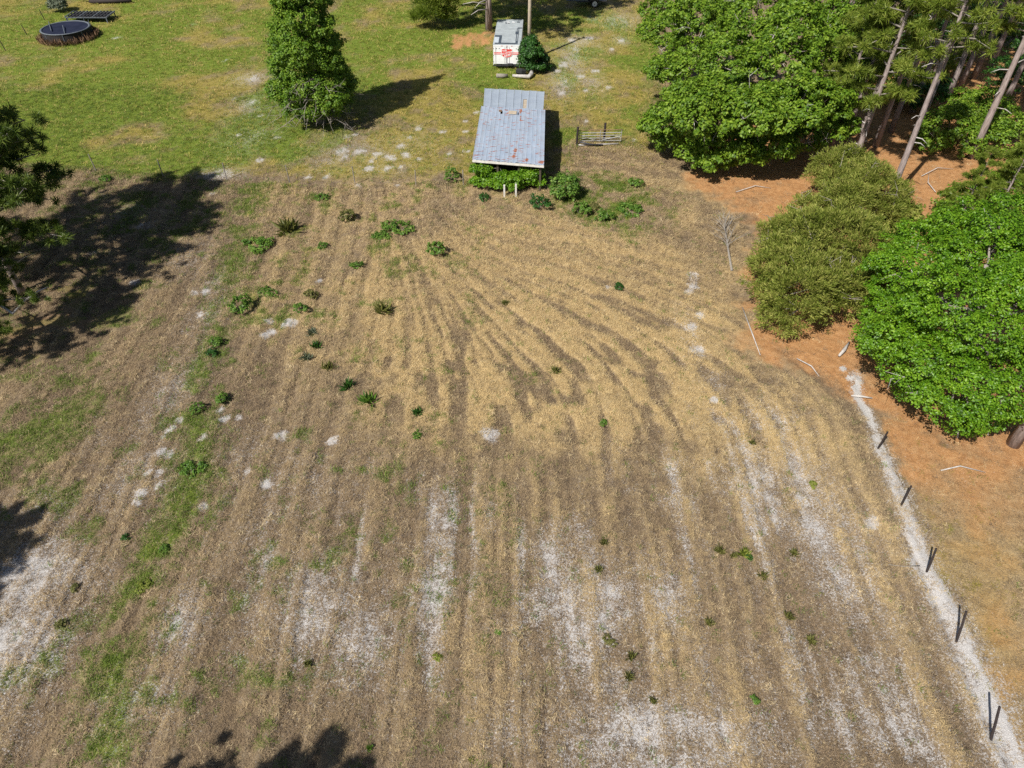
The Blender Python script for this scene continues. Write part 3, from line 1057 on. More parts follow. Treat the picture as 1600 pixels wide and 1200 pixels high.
def wall_boards(a, b, za, zb, w, mat, nm='wall_board'):
    L = (b - a).length
    d = (b - a).normalized()
    nrm = Vector((d.y, -d.x, 0))
    k = 0
    q = 0.0
    rr = random.Random(int(a.x * 100) + int(b.y * 7))
    while q < L - .05:
        e = min(q + w * rr.uniform(.85, 1.15), L)
        za_ = za + (zb - za) * (q + e) / 2 / L - rr.uniform(0, .03)
        p0, p1 = a + d * (q + .006) + nrm * rr.uniform(0, .012), a + d * (e - .006) + nrm * rr.uniform(0, .012)
        m = MB()
        m.add([p0 - BO, p1 - BO, p1 + Vector((0, 0, za_)) - BO, p0 + Vector((0, 0, za_)) - BO] + [v - nrm * .022 - BO for v in (p0, p1, p1 + Vector((0, 0, za_)), p0 + Vector((0, 0, za_)))], [(0, 1, 2, 3), (7, 6, 5, 4), (0, 4, 5, 1), (1, 5, 6, 2), (2, 6, 7, 3), (3, 7, 4, 0)])
        m.build(nm, mat, barn)
        q = e


wfl, wfr = foot(bil(main_q, .05, .05)), foot(bil(main_q, .955, .05))
wrl, wrr = foot(bil(lean_q, .03, .96)), foot(bil(lean_q, .97, .96))
mrl, mrr = foot(bil(main_q, .05, .97)), foot(bil(main_q, .955, .97))
wall_boards(wfr, mrr, ZF - .14, ZM - .20, .30, M['dark_wall'])
wall_boards(mrr + Vector((0, .02, 0)), wrr, ZM - .38, ZR - .14, .30, M['dark_wall'])
wall_boards(wrr, wrl, ZR - .15, ZR - .15, .30, M['dark_wall'])
wall_boards(wrl, mrl, ZR - .15, ZM - .38, .30, M['dark_wall'])
wall_boards(mrl, wfl, ZM - .20, ZF - .14, .30, M['dark_wall'])
wall_boards(foot(bil(main_q, .05, .42)), foot(bil(main_q, .955, .42)), 1.75, 1.75, .30, M['dark_wall'])
for s in (.05, .35, .65, .95):
    p = foot(bil(main_q, s, .035))
    MB().box((p.x - BO.x, p.y - BO.y, (ZF - .14) / 2 - .02), (.11, .11, ZF - .10)).build('corner_post', M['dark_wall'], barn)

# creeper in front of the barn
tree('creeper_thicket', 'bright green creeper heaped against the open front of the barn', 'creeper', (790, 290), [(752, 266, 1.05, 17), (763, 280, .55, 15), (792, 281, .6, 17), (813, 277, .75, 16), (832, 272, .85, 14), (840, 284, .4, 11), (778, 287, .35, 13), (805, 289, .3, 12), (748, 282, .4, 11)], 'bright_leaf', 800, 34, .17, .12, 21, r0=.06, low=-.3, squash=.75, sub=7, rough=.5)
tag(MB().box((0, 0, .32), (.10, .10, .75)).build('white_post', M['white_wood']), 'short white wooden post in front of the creeper, left one of two', 'post', 'white posts in front of the barn').location = at(788, 306)
tag(MB().box((0, 0, .35), (.10, .10, .80)).build('white_post', M['white_wood']), 'short white wooden post in front of the creeper, right one of two', 'post', 'white posts in front of the barn').location = at(806, 306)

# ------------------------------------------------------------------ box trailer with the shield
TH = hfit(790, 108, 71)
bl, br = at(771, 107), at(813, 109)
tl = at(779, 31, TH)
tr_ = at(818, 33, TH)
Wd = (br - bl).length
ya = (at(779, 31, TH) - at(772, 70, TH))
ya.z = 0
ya.normalize()
xa = Vector((ya.y, -ya.x, 0))
TL = min(((tl - Vector((bl.x, bl.y, TH))).dot(ya)), 9.0)
trailer = thing('box_trailer', 'white box trailer with a red shield emblem on its rear doors', 'trailer', (bl.x, bl.y, 0), rz=math.atan2(xa.y, xa.x))
G0 = .30                                        # floor height
MB().box((Wd / 2, TL / 2 + .03, (G0 + TH) / 2), (Wd, TL - .06, TH - G0 - .03)).build('body', M['white_paint'], trailer)
for k in range(2):
    w2 = Wd / 2 - .025
    d = MB().box((Wd * (.25 + .5 * k), -.012, (G0 + TH) / 2 - .02), (w2 - .05, .03, TH - G0 - .20)).build('rear_door', M['white_paint'], trailer)
    for s in (.14, w2 - .2):
        MB().tube([(Wd * .5 * k + .06 + s, -.045, G0 + .08), (Wd * .5 * k + .06 + s, -.045, TH - .16)], .012, 5).build('lock_rod', M['steel'], d)
    for q in range(3):
        MB().box(((.02 if k == 0 else Wd - .02), -.04, G0 + .25 + q * (TH - G0 - .5) / 2), (.06, .03, .05)).build('hinge', M['steel'], d)
MB().box((Wd / 2, -.03, (G0 + TH) / 2 - .28), (.05, .02, (TH - G0) * .42)).build('door_seam', M['dark_steel'], trailer)
fr = MB()
fr.box((Wd / 2, -.008, TH - .06), (Wd, .055, .10))
fr.box((.022, -.008, (G0 + TH) / 2 - .04), (.04, .055, TH - G0 - .08))
fr.box((Wd - .022, -.008, (G0 + TH) / 2 - .04), (.04, .055, TH - G0 - .08))
fr.build('door_frame', M['white_paint'], trailer)
MB().box((Wd * .5, -.02, G0 - .05), (Wd, .07, .09)).build('rear_sill', M['dark_steel'], trailer)
MB().box((Wd * .62, -.09, G0 + .06), (.42, .10, .16)).build('step_plate', M['dark_steel'], trailer)
for k in range(3):
    MB().box((Wd * (.32 + .18 * k), -.042, TH - .06), (.07, .02, .04)).build('marker_light', M['red_lens'], trailer)
for sx in (.12, .22, .84):
    MB().box((Wd * sx, -.034, TH - .26), (.07, .014, .05)).build('marker_plate', M['trailer_patch'], trailer)
# roof
rf = MB().box((Wd / 2, TL / 2, TH + .015), (Wd + .03, TL + .02, .05)).build('roof', M['trailer_roof'], trailer)
for k in range(1, 9):
    MB().box((Wd / 2, TL * k / 9, TH + .046), (Wd - .06, .035, .014)).build('roof_bow', M['trailer_roof'], rf)


def rp(x0, x1, y0, y1, mat, zo=.047):
    MB().box((Wd * (x0 + x1) / 2, TL * (y0 + y1) / 2, TH + zo + .008), (Wd * (x1 - x0), TL * (y1 - y0), .016)).build('roof_patch', M[mat], rf)


rp(.015, .185, .02, .27, 'pale_patch')
rp(.185, .275, .02, .34, 'trailer_patch')
rp(.015, .185, .27, .34, 'trailer_patch')
rp(.80, .88, .02, .13, 'trailer_patch')
rp(.80, .825, .13, .62, 'trailer_patch')
rp(.86, .882, .13, .62, 'trailer_patch')
rp(.76, .86, .40, .48, 'trailer_patch', .066)
rp(.825, .99, .62, .645, 'trailer_patch', .066)
rp(.05, .8, .015, .045, 'trailer_patch', .064)
for k in range(9):
    a = random.uniform(.2, .8)
    b = random.uniform(.80, .90)
    rp(a, a + random.uniform(.04, .12), b, b + random.uniform(.01, .02), random.choice(['white_paint', 'trailer_patch', 'pale_patch']), .062 + k * .002)
# stripes, side stripes and shield
zs = G0 + (TH - G0) * .585
for dz in (-.05, .055):
    MB().box((Wd * .18, -.033, zs + dz), (Wd * .30, .012, .05)).build('red_stripe', M['red_paint'], trailer)
    MB().box((Wd * .82, -.033, zs + dz), (Wd * .30, .012, .05)).build('red_stripe', M['red_paint'], trailer)
sw = Wd * .37
shh = (TH - G0) * .44


def shield(sc):
    pts = [(-.5, .42), (-.36, .5), (-.18, .44), (0, .50), (.18, .44), (.36, .5), (.5, .42), (.5, -.16), (.40, -.34), (0, -.50), (-.40, -.34), (-.5, -.16)]
    return [(x * sw * sc, y * shh * sc) for x, y in pts]


def plate(pts, cx, cy, cz, t, mat, nm, parent):
    n = len(pts)
    vs = [(cx + x, cy, cz + z) for x, z in pts] + [(cx + x, cy + t, cz + z) for x, z in pts]
    fs = [tuple(range(n)), tuple(range(2 * n - 1, n - 1, -1))] + [(i + n, (i + 1) % n + n, (i + 1) % n, i) for i in range(n)]
    o = MB().add(vs, fs).build(nm, mat, parent)
    return o


zc = G0 + (TH - G0) * .60
em = plate(shield(1.08), Wd / 2, -.052, zc, .014, M['white_paint'], 'shield_emblem', trailer)
plate(shield(1.0), Wd / 2, -.058, zc, .005, M['red_paint'], 'shield_field', em)
band = [(-.5, -.13), (.5, .13), (.5, .20), (.5, .24), (-.5, -.02)]
bar = [(-.46 * sw, -.20 * shh), (.46 * sw, .10 * shh), (.46 * sw, .24 * shh), (-.46 * sw, -.06 * shh)]
ang = math.atan2(.30 * shh, .92 * sw)


def text(tx, size, x, z, rot, mat, nm, parent):
    cu = bpy.data.curves.new(nm, 'FONT')
    cu.body = tx
    cu.size = size
    cu.align_x = 'CENTER'
    cu.align_y = 'CENTER'
    cu.extrude = .002
    cu.offset = .004
    tmp = bpy.data.objects.new(nm, cu)
    me = bpy.data.meshes.new_from_object(tmp)
    bpy.data.objects.remove(tmp)
    R = Matrix.Rotation(math.radians(90), 4, 'X')
    R2 = Matrix.Rotation(rot, 4, 'Z')
    me.transform(Matrix.Translation((x, -.064, z)) @ R @ R2)
    return link(nm, me, mat, parent)


text('THE', .20, Wd / 2 - sw * .22, zc + shh * .26, ang, M['white_paint'], 'emblem_lettering', em)
text('SALVATION', .185, Wd / 2, zc + shh * .03, ang, M['white_paint'], 'emblem_lettering', em)
text('ARMY', .24, Wd / 2 + sw * .10, zc - shh * .23, ang, M['white_paint'], 'emblem_lettering', em)
for y0 in (TL * .22, TL * .33):
    for sx in (.14, Wd - .14):
        w = MB().tube([(sx - .11, y0, .36), (sx + .11, y0, .36)], .38, 16).build('wheel', M['rubber'], trailer)
        MB().tube([(sx - .118, y0, .36), (sx + .118, y0, .36)], .2, 12).build('rim', M['steel'], w)
MB().box((Wd / 2, TL / 2, G0 - .08), (Wd * .4, TL * .96, .12)).build('chassis', M['dark_steel'], trailer)
# logs, bush and pole beside it


def log(name, label, pts, rad, mat, cat='log', group=None, n=8, bark=True):
    P3 = [at(px, py, z) for px, py, z in pts]
    b = P3[0]
    mb = MB().tube([p - Vector((b.x, b.y, 0)) for p in P3], rad, n)
    o = mb.build(name, M[mat], None, True)
    o.location = (b.x, b.y, 0)
    return tag(o, label, cat, group)


log('fallen_log', 'short dark log lying in front of the left trailer door', [(776, 118, .14), (785, 118.5, .15), (793, 118, .13)], [.16, .17, .13], 'grey_wood')
log('fallen_log', 'long pale curved log lying in front of the right trailer door', [(801, 118, .12), (814, 119, .16), (826, 120, .15), (830, 116, .2), (831, 112, .22)], [.10, .13, .17, .18, .15], 'dead_wood')
mb = MB()
mb.tube([at(808, 111, .2), at(816, 112, .24), at(820, 112, .2)], [.22, .26, .2], 7)
tag(mb.build('scrap_heap', M['rubber']), 'small dark heap of scrap on the ground at the right corner of the trailer', 'scrap')
tree('evergreen_bush', 'dark green bush growing between the trailer and the utility pole', 'bush', (832, 104), [(826, 92, .9, 15), (838, 95, .8, 16), (832, 78, 1.8, 14), (822, 76, 1.6, 9), (846, 100, .5, 12), (828, 66, 2.3, 9)], 'dark_leaf', 300, 36, .26, .17, 31, r0=.08, squash=1.0)
pb = at(826.5, 94)
pole = thing('utility_pole', 'tall slim pale wooden utility pole behind the bush beside the trailer', 'pole', (pb.x, pb.y, 0))
MB().tube([(0, 0, -.3), (0, 0, 4), (.02, 0, 8.3)], [.15, .14, .11], 10).build('shaft', M['tan_board'], pole, True)
MB().box((0, 0, 7.9), (1.6, .09, .11)).build('crossarm', M['grey_wood'], pole)
for sx in (-.65, 0.35, .65):
    MB().tube([(sx, 0, 7.96), (sx, 0, 8.14)], .04, 6).build('insulator', M['white_paint'], pole)


# ------------------------------------------------------------------ pines
def needle_puffs(P, r, per, rng, length=.34, width=.022):
    k = np.repeat(np.arange(len(P)), per)
    n = len(k)
    d = rng.normal(size=(n, 3))
    d[:, 2] += .35
    d /= np.linalg.norm(d, axis=1, keepdims=True)
    base = P[k] + d * (rng.random(n) * .35 * r)[:, None] + rng.normal(size=(n, 3)) * .10 * r
    L = length * rng.uniform(.6, 1.2, n)
    s = np.cross(d, rng.normal(size=(n, 3)))
    s /= np.linalg.norm(s, axis=1, keepdims=True)
    s *= (width * rng.uniform(.7, 1.4, n))[:, None]
    t = base + d * L[:, None] + np.array([0, 0, -.06]) * rng.random(n)[:, None]
    V = np.stack([base - s, base + s, t], 1).reshape(-1, 3)
    F = np.arange(n * 3).reshape(-1, 3)
    return V, F


def pine_parts(seed, H, z0, spread, nbr, puffs, per, lean=0.0, stubs=4):
    """trunk, branches, dead stubs and needle crown as four meshes around the origin"""
    rng = np.random.default_rng(seed)
    r0 = .0125 * H + .02
    tp = []
    for k in range(8):
        f = k / 7
        tp.append(Vector((math.sin(f * 2.2 + seed) * .12 * f + lean * f * f * H * .1, math.cos(f * 1.7 + seed) * .12 * f, -.2 + f * (H + .2))))
    tk = MB().tube(tp, [r0 * (1.22 if k == 0 else 1 - .86 * k / 7) for k in range(8)], 9)

    def tpos(z):
        f = max(0, min(.999, z / H)) * 7
        i = int(f)
        return tp[i].lerp(tp[i + 1], f - i)
    br, st = MB(), MB()
    pts = []
    for k in range(nbr):
        f = k / max(1, nbr - 1)
        z = z0 + (H - z0) * f * .97
        L = spread * (1 - .72 * f ** 1.4) * rng.uniform(.65, 1.1) * (.75 + .25 * min(1, f * 6))
        a = k * 2.4 + rng.normal() * .4
        o = tpos(z)
        d = Vector((math.cos(a), math.sin(a), 0))
        e1 = o + d * L * .5 + Vector((0, 0, L * .10))
        e2 = o + d * L + Vector((0, 0, L * rng.uniform(-.05, .28)))
        rb = .018 + .014 * L
        br.tube([o, e1, e2], [rb, rb * .7, rb * .25], 5)
        for j in range(puffs):
            g = .38 + .66 * (j + rng.random()) / puffs
            c = o.lerp(e1, g * 2) if g < .5 else e1.lerp(e2, (g - .5) * 2)
            off = Vector((rng.normal() * .30, rng.normal() * .30, rng.normal() * .14 + .08)) * (L * .30)
            if j % 2 == 0:
                br.tube([c, c + off], [rb * .3, rb * .12], 4)
            pts.append(c + off)
    for k in range(stubs):
        z = z0 * rng.uniform(.35, .98)
        a = rng.random() * 6.28
        o = tpos(z)
        d = Vector((math.cos(a), math.sin(a), rng.uniform(-.05, .3)))
        L = rng.uniform(.5, 1.7)
        st.tube([o, o + d * L * .6, o + d * L + Vector((0, 0, -.2))], [.035, .028, .01], 5)
    P = np.array([tuple(p) for p in pts])
    V, F = needle_puffs(P, .42, per, rng)
    return tk, br, st, fast_mesh('crown', V, F)


PINES = {}


def pine_kind(key, *a, **k):
    tk, br, st, cm = pine_parts(*a, **k)
    meshes = []
    for nm, mb, mt in (('trunk', tk, 'pine_bark'), ('branches', br, 'grey_bark'), ('dead_branches', st, 'dead_wood')):
        me = bpy.data.meshes.new(nm)
        me.from_pydata(mb.v, [], mb.f)
        me.polygons.foreach_set('use_smooth', [True] * len(me.polygons))
        me.materials.append(M[mt])
        meshes.append((nm, me))
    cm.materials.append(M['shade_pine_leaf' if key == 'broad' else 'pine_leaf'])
    meshes.append(('crown', cm))
    PINES[key] = meshes


pine_kind('tall', 1, 16.5, 7.6, 3.0, 36, 10, 70, stubs=6)
pine_kind('slim', 2, 15.0, 8.8, 2.3, 26, 6, 60, stubs=5)
pine_kind('low', 3, 14.0, 4.2, 3.2, 38, 10, 84, stubs=7)
pine_kind('droopy', 9, 13.0, 2.0, 5.2, 60, 16, 84, stubs=3)
pine_kind('bare', 14, 17.0, 10.5, 2.2, 22, 7, 60, stubs=8)
pine_kind('broad', 6, 13.0, 3.0, 5.4, 56, 18, 100, stubs=3)


def pine(base, key, label, group, rz=0.0, sc=1.0, tilt=(0, 0)):
    b = base if isinstance(base, Vector) else at(*base)
    root = thing('pine_tree', label, 'pine tree', (b.x, b.y, 0), group, rz)
    root.scale = (sc, sc, sc)
    root.rotation_euler = (tilt[0], tilt[1], rz)
    for nm, me in PINES[key]:
        link(nm, me, None, root)
    return root


GP = 'pines of the wood on the right'
WOOD = [
    ((1333, 248), 'tall', 'thick grey pine trunk rising behind the olive shrub at the left end of the wood', .4, 1.0),
    ((1368, 228), 'slim', 'slim pine trunk just behind the thick one at the left end of the pine wood', 2.0, .95),
    ((1388, 315), 'slim', 'pine trunk standing alone at the left edge of the orange needle clearing', 4.1, .95),
    ((1316, 235), 'slim', 'thin mossy pine trunk against the dark edge of the round oaks', 1.0, .8),
    ((1392, 205), 'bare', 'thin bare pine trunk between the thick one and the needle clearing', 0.7, 0.80),
    ((1412, 150), 'bare', 'thin pale pine trunk rising behind the thick one in the wood', 1.9, 0.85),
    ((1440, 190), 'bare', 'thin dark pine trunk leaning over the shaded floor of the wood', 3.1, 0.80),
    ((1462, 95), 'bare', 'thin pale pine trunk at the dark centre of the wood', 4.4, 0.90),
    ((1498, 140), 'bare', 'slim bare pine trunk left of the thin straight one', 5.1, 0.85),
    ((1538, 70), 'bare', 'slim pale pine trunk touching the top edge near the corner of the wood', 0.2, 0.90),
    ((1566, 170), 'bare', 'slim bare pine trunk above the green undergrowth near the right edge', 2.5, 0.85),
    ((1585, 110), 'bare', 'bare pine trunk nearest the top right corner, in front of the dark wood', 3.6, 0.90),
    ((1425, 80), 'bare', 'slim pine trunk in deep shade behind the low boughs', 1.1, 0.85),
    ((1510, 60), 'bare', 'slim pine trunk at the back, seen between two pale trunks', 4.9, 0.90),
    ((1478, 158), 'tall', 'pine trunk above the bright green shrub in the middle of the pine wood', 1.3, .95),
    ((1521, 122), 'slim', 'thin straight pine trunk near the top right corner of the wood', 3.0, 1.0),
    ((1547, 104), 'tall', 'reddish pine trunk beside the thin straight one near the top right corner', 5.0, 1.0),
    ((1518, 245), 'tall', 'pine trunk rising from the shrubs behind the orange needle clearing', 2.6, 1.0),
    ((1455, 130), 'slim', 'half hidden pine trunk between foliage clumps left of the bright green shrub', .8, .9),
    ((1425, 175), 'slim', 'pine trunk in the middle of the wood, right of the lone one by the clearing', 3.6, .9),
    ((1366, 95), 'bare', 'bare pine trunk just behind the round oaks', 5.4, .95),
    ((1405, 72), 'bare', 'bare pine at the back of the wood near the top edge, left of centre', 1.9, 1.0),
    ((1445, 40), 'tall', 'dark pine at the very back of the wood behind the low boughs', 2.2, 1.0),
    ((1500, 45), 'slim', 'slim pine deep in the shade at the back of the wood', 4.4, 1.0),
    ((1585, 60), 'tall', 'pine at the top right corner of the wood', 3.3, 1.0),
    ((1610, 150), 'tall', 'pine at the right edge behind the bare white twigs', .2, 1.0),
    ((1600, 330), 'low', 'pine with whitish bare twigs at the right edge above the bright green tree', 5.9, .72),
    ((1300, 185), 'low', 'pine with soft boughs spilling over the right flank of the round oaks', 1.5, .62),
    ((1583, 694), 'tall', 'brown pine trunk at the right edge below the bright green tree', 2.9, .95),
    ((1330, 20), 'low', 'pine with dark boughs at the top edge beside the round oaks', 4.9, .85),
]
for b, k, lb, rz, sc in WOOD:
    pine(b, k, lb, GP, rz, sc)


# pines on the left edge and the trees that throw the other shadows
def caster(px, py, h):
    """foot of a tree whose crown at height h shades the given place"""
    p = at(px, py)
    return p - Vector((SDIR.x, SDIR.y, 0)) * (h / -SDIR.z)


for px, py, zc, rz, sc, lb in [(1352, 62, 7, .3, .8, 'pine with soft yellow-green boughs over the gap between oaks and bare trunks'),
                               (1405, 50, 8, 1.7, 1.0, 'pine with broad boughs hiding the trunks near the top edge of the wood'),
                               (1580, 285, 4.5, 2.2, .5, 'young pine with bare white twigs at the right edge of the wood'),
                               (1520, 300, 3.6, 3.3, .42, 'small young pine between the needle clearing and the bright green tree')]:
    b = at(px, py, zc)
    pine(Vector((b.x, b.y, 0)), 'low', lb, GP, rz, sc)
GL = 'pines standing along the left edge'
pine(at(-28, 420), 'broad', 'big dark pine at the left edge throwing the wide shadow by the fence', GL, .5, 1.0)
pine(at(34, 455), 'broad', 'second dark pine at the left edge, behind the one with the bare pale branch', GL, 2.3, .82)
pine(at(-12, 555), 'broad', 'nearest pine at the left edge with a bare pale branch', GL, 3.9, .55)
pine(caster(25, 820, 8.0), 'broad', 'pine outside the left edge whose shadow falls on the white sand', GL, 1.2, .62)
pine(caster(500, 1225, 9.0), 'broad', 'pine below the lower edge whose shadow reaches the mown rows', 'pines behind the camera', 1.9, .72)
pine(at(764, 46), 'droopy', 'pine with a thick reddish trunk standing behind the box trailer', 'pines behind the trailer', .9, 1.6)
tree('grey_green_pine', 'grey-green young pine at the top edge left of the reddish trunk', 'pine tree', (682, 30), [(672, 16, 1.6, 20), (690, 0, 2.4, 24), (655, 28, .9, 11), (700, 22, 1.2, 13), (662, 0, 2.0, 16)], 'pine_leaf', 420, 40, .34, .20, 97, 'pines behind the trailer', r0=.12, sub=6, aspect=.14, spray=True, rough=.4)
pine(at(800, -28), 'broad', 'dark pine beyond the top edge behind the utility pole', 'pines behind the trailer', 4.0, .8)
log('bare_branch', 'bare pale forked branch poking out of the pine at the left edge', [(-10, 470, 2.5), (20, 490, 2.3), (38, 470, 2.5), (60, 455, 2.6), (75, 448, 2.6)], [.07, .06, .05, .035, .015], 'dead_wood', 'branch', None, 6)

# ------------------------------------------------------------------ broadleaf trees and shrubs
GO = 'round oaks at the corner of the wood'
OK_ = dict(twigs=12, sub=13, clump_r=.30, leaf=.19, mat='oak_leaf', group=GO, r0=.28)
tree('oak_tree', 'front round oak of the corner group, its skirt touching the orange needles', 'tree', (1125, 245), [(1058, 195, 2.2, 46), (1100, 243, 1.4, 34), (1150, 232, 1.8, 40), (1105, 180, 4.0, 60), (1175, 178, 4.3, 56), (1048, 218, 1.2, 26)], clumps=1250, per=40, seed=41, **OK_)
tree('oak_tree', 'right-hand round oak of the corner group, in front of the first pine trunk', 'tree', (1245, 235), [(1205, 232, 1.8, 40), (1258, 215, 1.8, 36), (1232, 170, 4.5, 55), (1285, 160, 4.2, 45), (1300, 200, 2.4, 34)], clumps=1050, per=40, seed=42, **OK_)
tree('oak_tree', 'left rear round oak of the corner group, beside the sandy drive', 'tree', (1075, 135), [(1045, 55, 4.0, 40), (1075, 110, 4.0, 52), (1035, 110, 2.6, 28), (1095, 35, 5.6, 52), (1130, 105, 5.6, 52), (1040, 15, 3.5, 34)], clumps=1100, per=36, seed=43, **OK_)
tree('oak_tree', 'middle rear round oak of the corner group, behind the front one', 'tree', (1200, 125), [(1165, 65, 6.0, 56), (1222, 95, 6.2, 52), (1185, 10, 7.0, 56), (1245, 45, 7.0, 48), (1130, 0, 6.0, 44)], clumps=1000, per=36, seed=44, **OK_)
tree('oak_tree', 'rear right round oak of the corner group, mixed with soft pine boughs', 'tree', (1310, 120), [(1290, 85, 5.0, 48), (1330, 115, 4.2, 42), (1300, 30, 6.0, 48), (1345, 60, 5, 36)], clumps=760, per=36, seed=45, **OK_)
SH = dict(mat='olive_leaf', r0=.12, bark='grey_wood', aspect=.20, spray=True, rough=.5, twigs=14)
tree('olive_shrub', 'large wispy olive-green shrub at the edge of the mown field', 'shrub', (1280, 480), [(1248, 440, 1.7, 66), (1215, 415, 1.2, 42), (1300, 385, 2.0, 60), (1240, 370, 1.5, 44), (1300, 455, 1.5, 58), (1235, 492, .9, 36), (1345, 430, 1.6, 42), (1215, 465, .9, 32), (1275, 330, 1.6, 30)], clumps=1500, per=54, clump_r=.25, leaf=.12, seed=51, sub=8, frac=.44, group='olive shrubs by the field', **SH)
tree('olive_shrub', 'smaller olive-green shrub at the foot of the thick pine trunk', 'shrub', (1345, 325), [(1345, 295, 1.8, 48), (1318, 325, 1.6, 42), (1300, 275, 1.6, 32), (1375, 320, 1.5, 36), (1330, 255, 2.0, 26)], clumps=760, per=54, clump_r=.25, leaf=.12, seed=52, sub=8, frac=.44, group='olive shrubs by the field', **SH)
tree('bright_green_tree', 'big glossy bright green tree at the right edge above the olive grass', 'tree', (1505, 600), [(1440, 555, 2.8, 78), (1400, 500, 2.2, 58), (1490, 615, 2.2, 62), (1560, 600, 2.8, 72), (1495, 480, 4.6, 88), (1420, 430, 3.6, 58), (1580, 500, 4.8, 85), (1545, 400, 5.4, 74), (1465, 395, 4.0, 55), (1378, 535, 1.1, 36), (1425, 600, 1.0, 36), (1500, 650, .9, 32), (1545, 648, 1.0, 36), (1610, 420, 4.5, 70), (1625, 590, 3, 60), (1500, 372, 5.2, 52), (1562, 350, 5.8, 52), (1432, 388, 3.8, 44)], 'bright_leaf', 3600, 46, .24, .10, 61, r0=.28, aspect=.62, sub=11, frac=.36, rough=.3, twigs=8)
GU = 'undergrowth shrubs in the pine wood'
for k, (b, rows, mt, lb, cl) in enumerate([
    ((1478, 225), [(1480, 205, .9, 40), (1510, 220, .8, 30), (1455, 222, .7, 24), (1500, 185, 1.2, 30)], 'oak_leaf', 'bright green shrub behind the orange needle clearing', 260),
    ((1535, 190), [(1535, 170, 1.0, 38), (1565, 190, .9, 32), (1510, 160, .9, 26)], 'oak_leaf', 'mid green shrub to the right of the bright one among the pine trunks', 220),
    ((1545, 335), [(1520, 320, 1.0, 48), (1570, 310, 1.3, 48), (1560, 350, 1.2, 42), (1490, 345, .9, 34)], 'oak_leaf', 'broad green shrub between the needle clearing and the bright green tree', 380),
    ((1590, 230), [(1590, 215, 1.2, 40), (1610, 260, 1.0, 36)], 'oak_leaf', 'green shrub cut by the right edge behind the bare white twigs', 180),
    ((1450, 120), [(1450, 100, 1.2, 36), (1480, 90, 1.2, 28)], 'pine_leaf', 'dark shrub in the shade at the centre of the pine wood', 170),
    ((1400, 150), [(1395, 140, 1.0, 30), (1425, 130, 1.2, 26)], 'oak_leaf', 'shaded shrub between the pine trunks behind the thick one', 160),
    ((1550, 60), [(1545, 45, 1.2, 30), (1585, 50, 1.2, 30)], 'oak_leaf', 'small shrub near the top right corner of the wood', 140),
    ((1430, 85), [(1420, 60, 2.2, 34), (1448, 45, 3.0, 34), (1400, 75, 1.6, 28)], 'dark_leaf', 'added dark thicket standing for shade behind the pine trunks, left of the pale ones', 230),  # this and the next dark_leaf rows: added dark fill standing for shade between trunks
    ((1490, 60), [(1480, 35, 2.6, 36), (1512, 45, 2.2, 32), (1495, 10, 3.4, 34)], 'dark_leaf', 'added dark thicket standing for shade behind the pale pine trunks near the top edge', 240),
    ((1565, 50), [(1555, 25, 2.6, 34), (1585, 35, 2.4, 34), (1570, 0, 3.2, 34), (1605, 60, 2.0, 34)], 'dark_leaf', 'added dark thicket standing for shade in the top right corner of the wood', 260),
    ((1585, 130), [(1575, 115, 1.4, 30), (1600, 125, 1.6, 30)], 'dark_leaf', 'added dark low thicket standing for shade at the right edge behind the green undergrowth', 150),
    ((1440, 160), [(1430, 150, 1.1, 26), (1455, 140, 1.3, 26)], 'dark_leaf', 'added dark low thicket standing for the shaded floor beside the bright green shrub', 140),
    ((1405, 345), [(1408, 335, .7, 26), (1392, 350, .5, 18)], 'olive_leaf', 'small olive shrub left of the needle clearing', 120),
]):
    tree('undergrowth_shrub', lb, 'shrub', b, rows, mt, cl, 38, .30, .17, 70 + k, GU, r0=.06)

# the tall conical tree on the pasture
cb = at(502, 192)
cedar = thing('conical_tree', 'tall dense conical green tree standing alone on the pasture', 'tree', (cb.x, cb.y, 0))
rngc = np.random.default_rng(81)
Hc = 13.0
lob = []
for k in range(15):
    f = k / 14
    z = 1.5 + (Hc - 1.9) * f
    r = (2.35 * (1 - f) ** .62 + .25) * (.82 if f < .07 else 1)
    for j in range(3 if f < .75 else 1):
        a = k * 1.3 + j * 2.09
        q = r * .42 * (1 if f < .75 else 0)
        lob.append(((math.cos(a) * q, math.sin(a) * q, z), (r * .68, r * .68, max(.75, r * .42))))
me, _ = crown_mesh('crown', sublobes(lob, 5, .42, rngc), 2000, 44, .30, .17, rngc, aspect=.5, rough=.25, low=-.8)
link('crown', me, M['cedar_leaf'], cedar)
MB().tube([(0, 0, -.2), (.05, 0, 4), (0, .05, Hc - 1)], [.32, .24, .05], 9).build('trunk', M['grey_bark'], cedar, True)
bb = MB()
for k in range(46):
    a = -math.pi / 2 + rngc.normal() * .75
    z = rngc.uniform(.3, 3.2)
    L = rngc.uniform(2.6, 4.0) * (1 - z * .06)
    d = Vector((math.cos(a), math.sin(a), 0))
    o = Vector((0, 0, z))
    e = o + d * L + Vector((0, 0, rngc.uniform(-.9, .5)))
    e.z = max(e.z, .15)
    m = (o + e) / 2 + Vector((rngc.normal() * .15, rngc.normal() * .15, .25))
    bb.tube([o, m, e], [.03, .02, .006], 4)
    for j in range(4):
        s = m.lerp(e, rngc.uniform(.1, .9))
        bb.tube([s, s + Vector((rngc.normal() * .45, rngc.normal() * .45, rngc.normal() * .35))], [.016, .005], 3)
bb.build('bare_branches', M['grey_bark'], cedar, True)

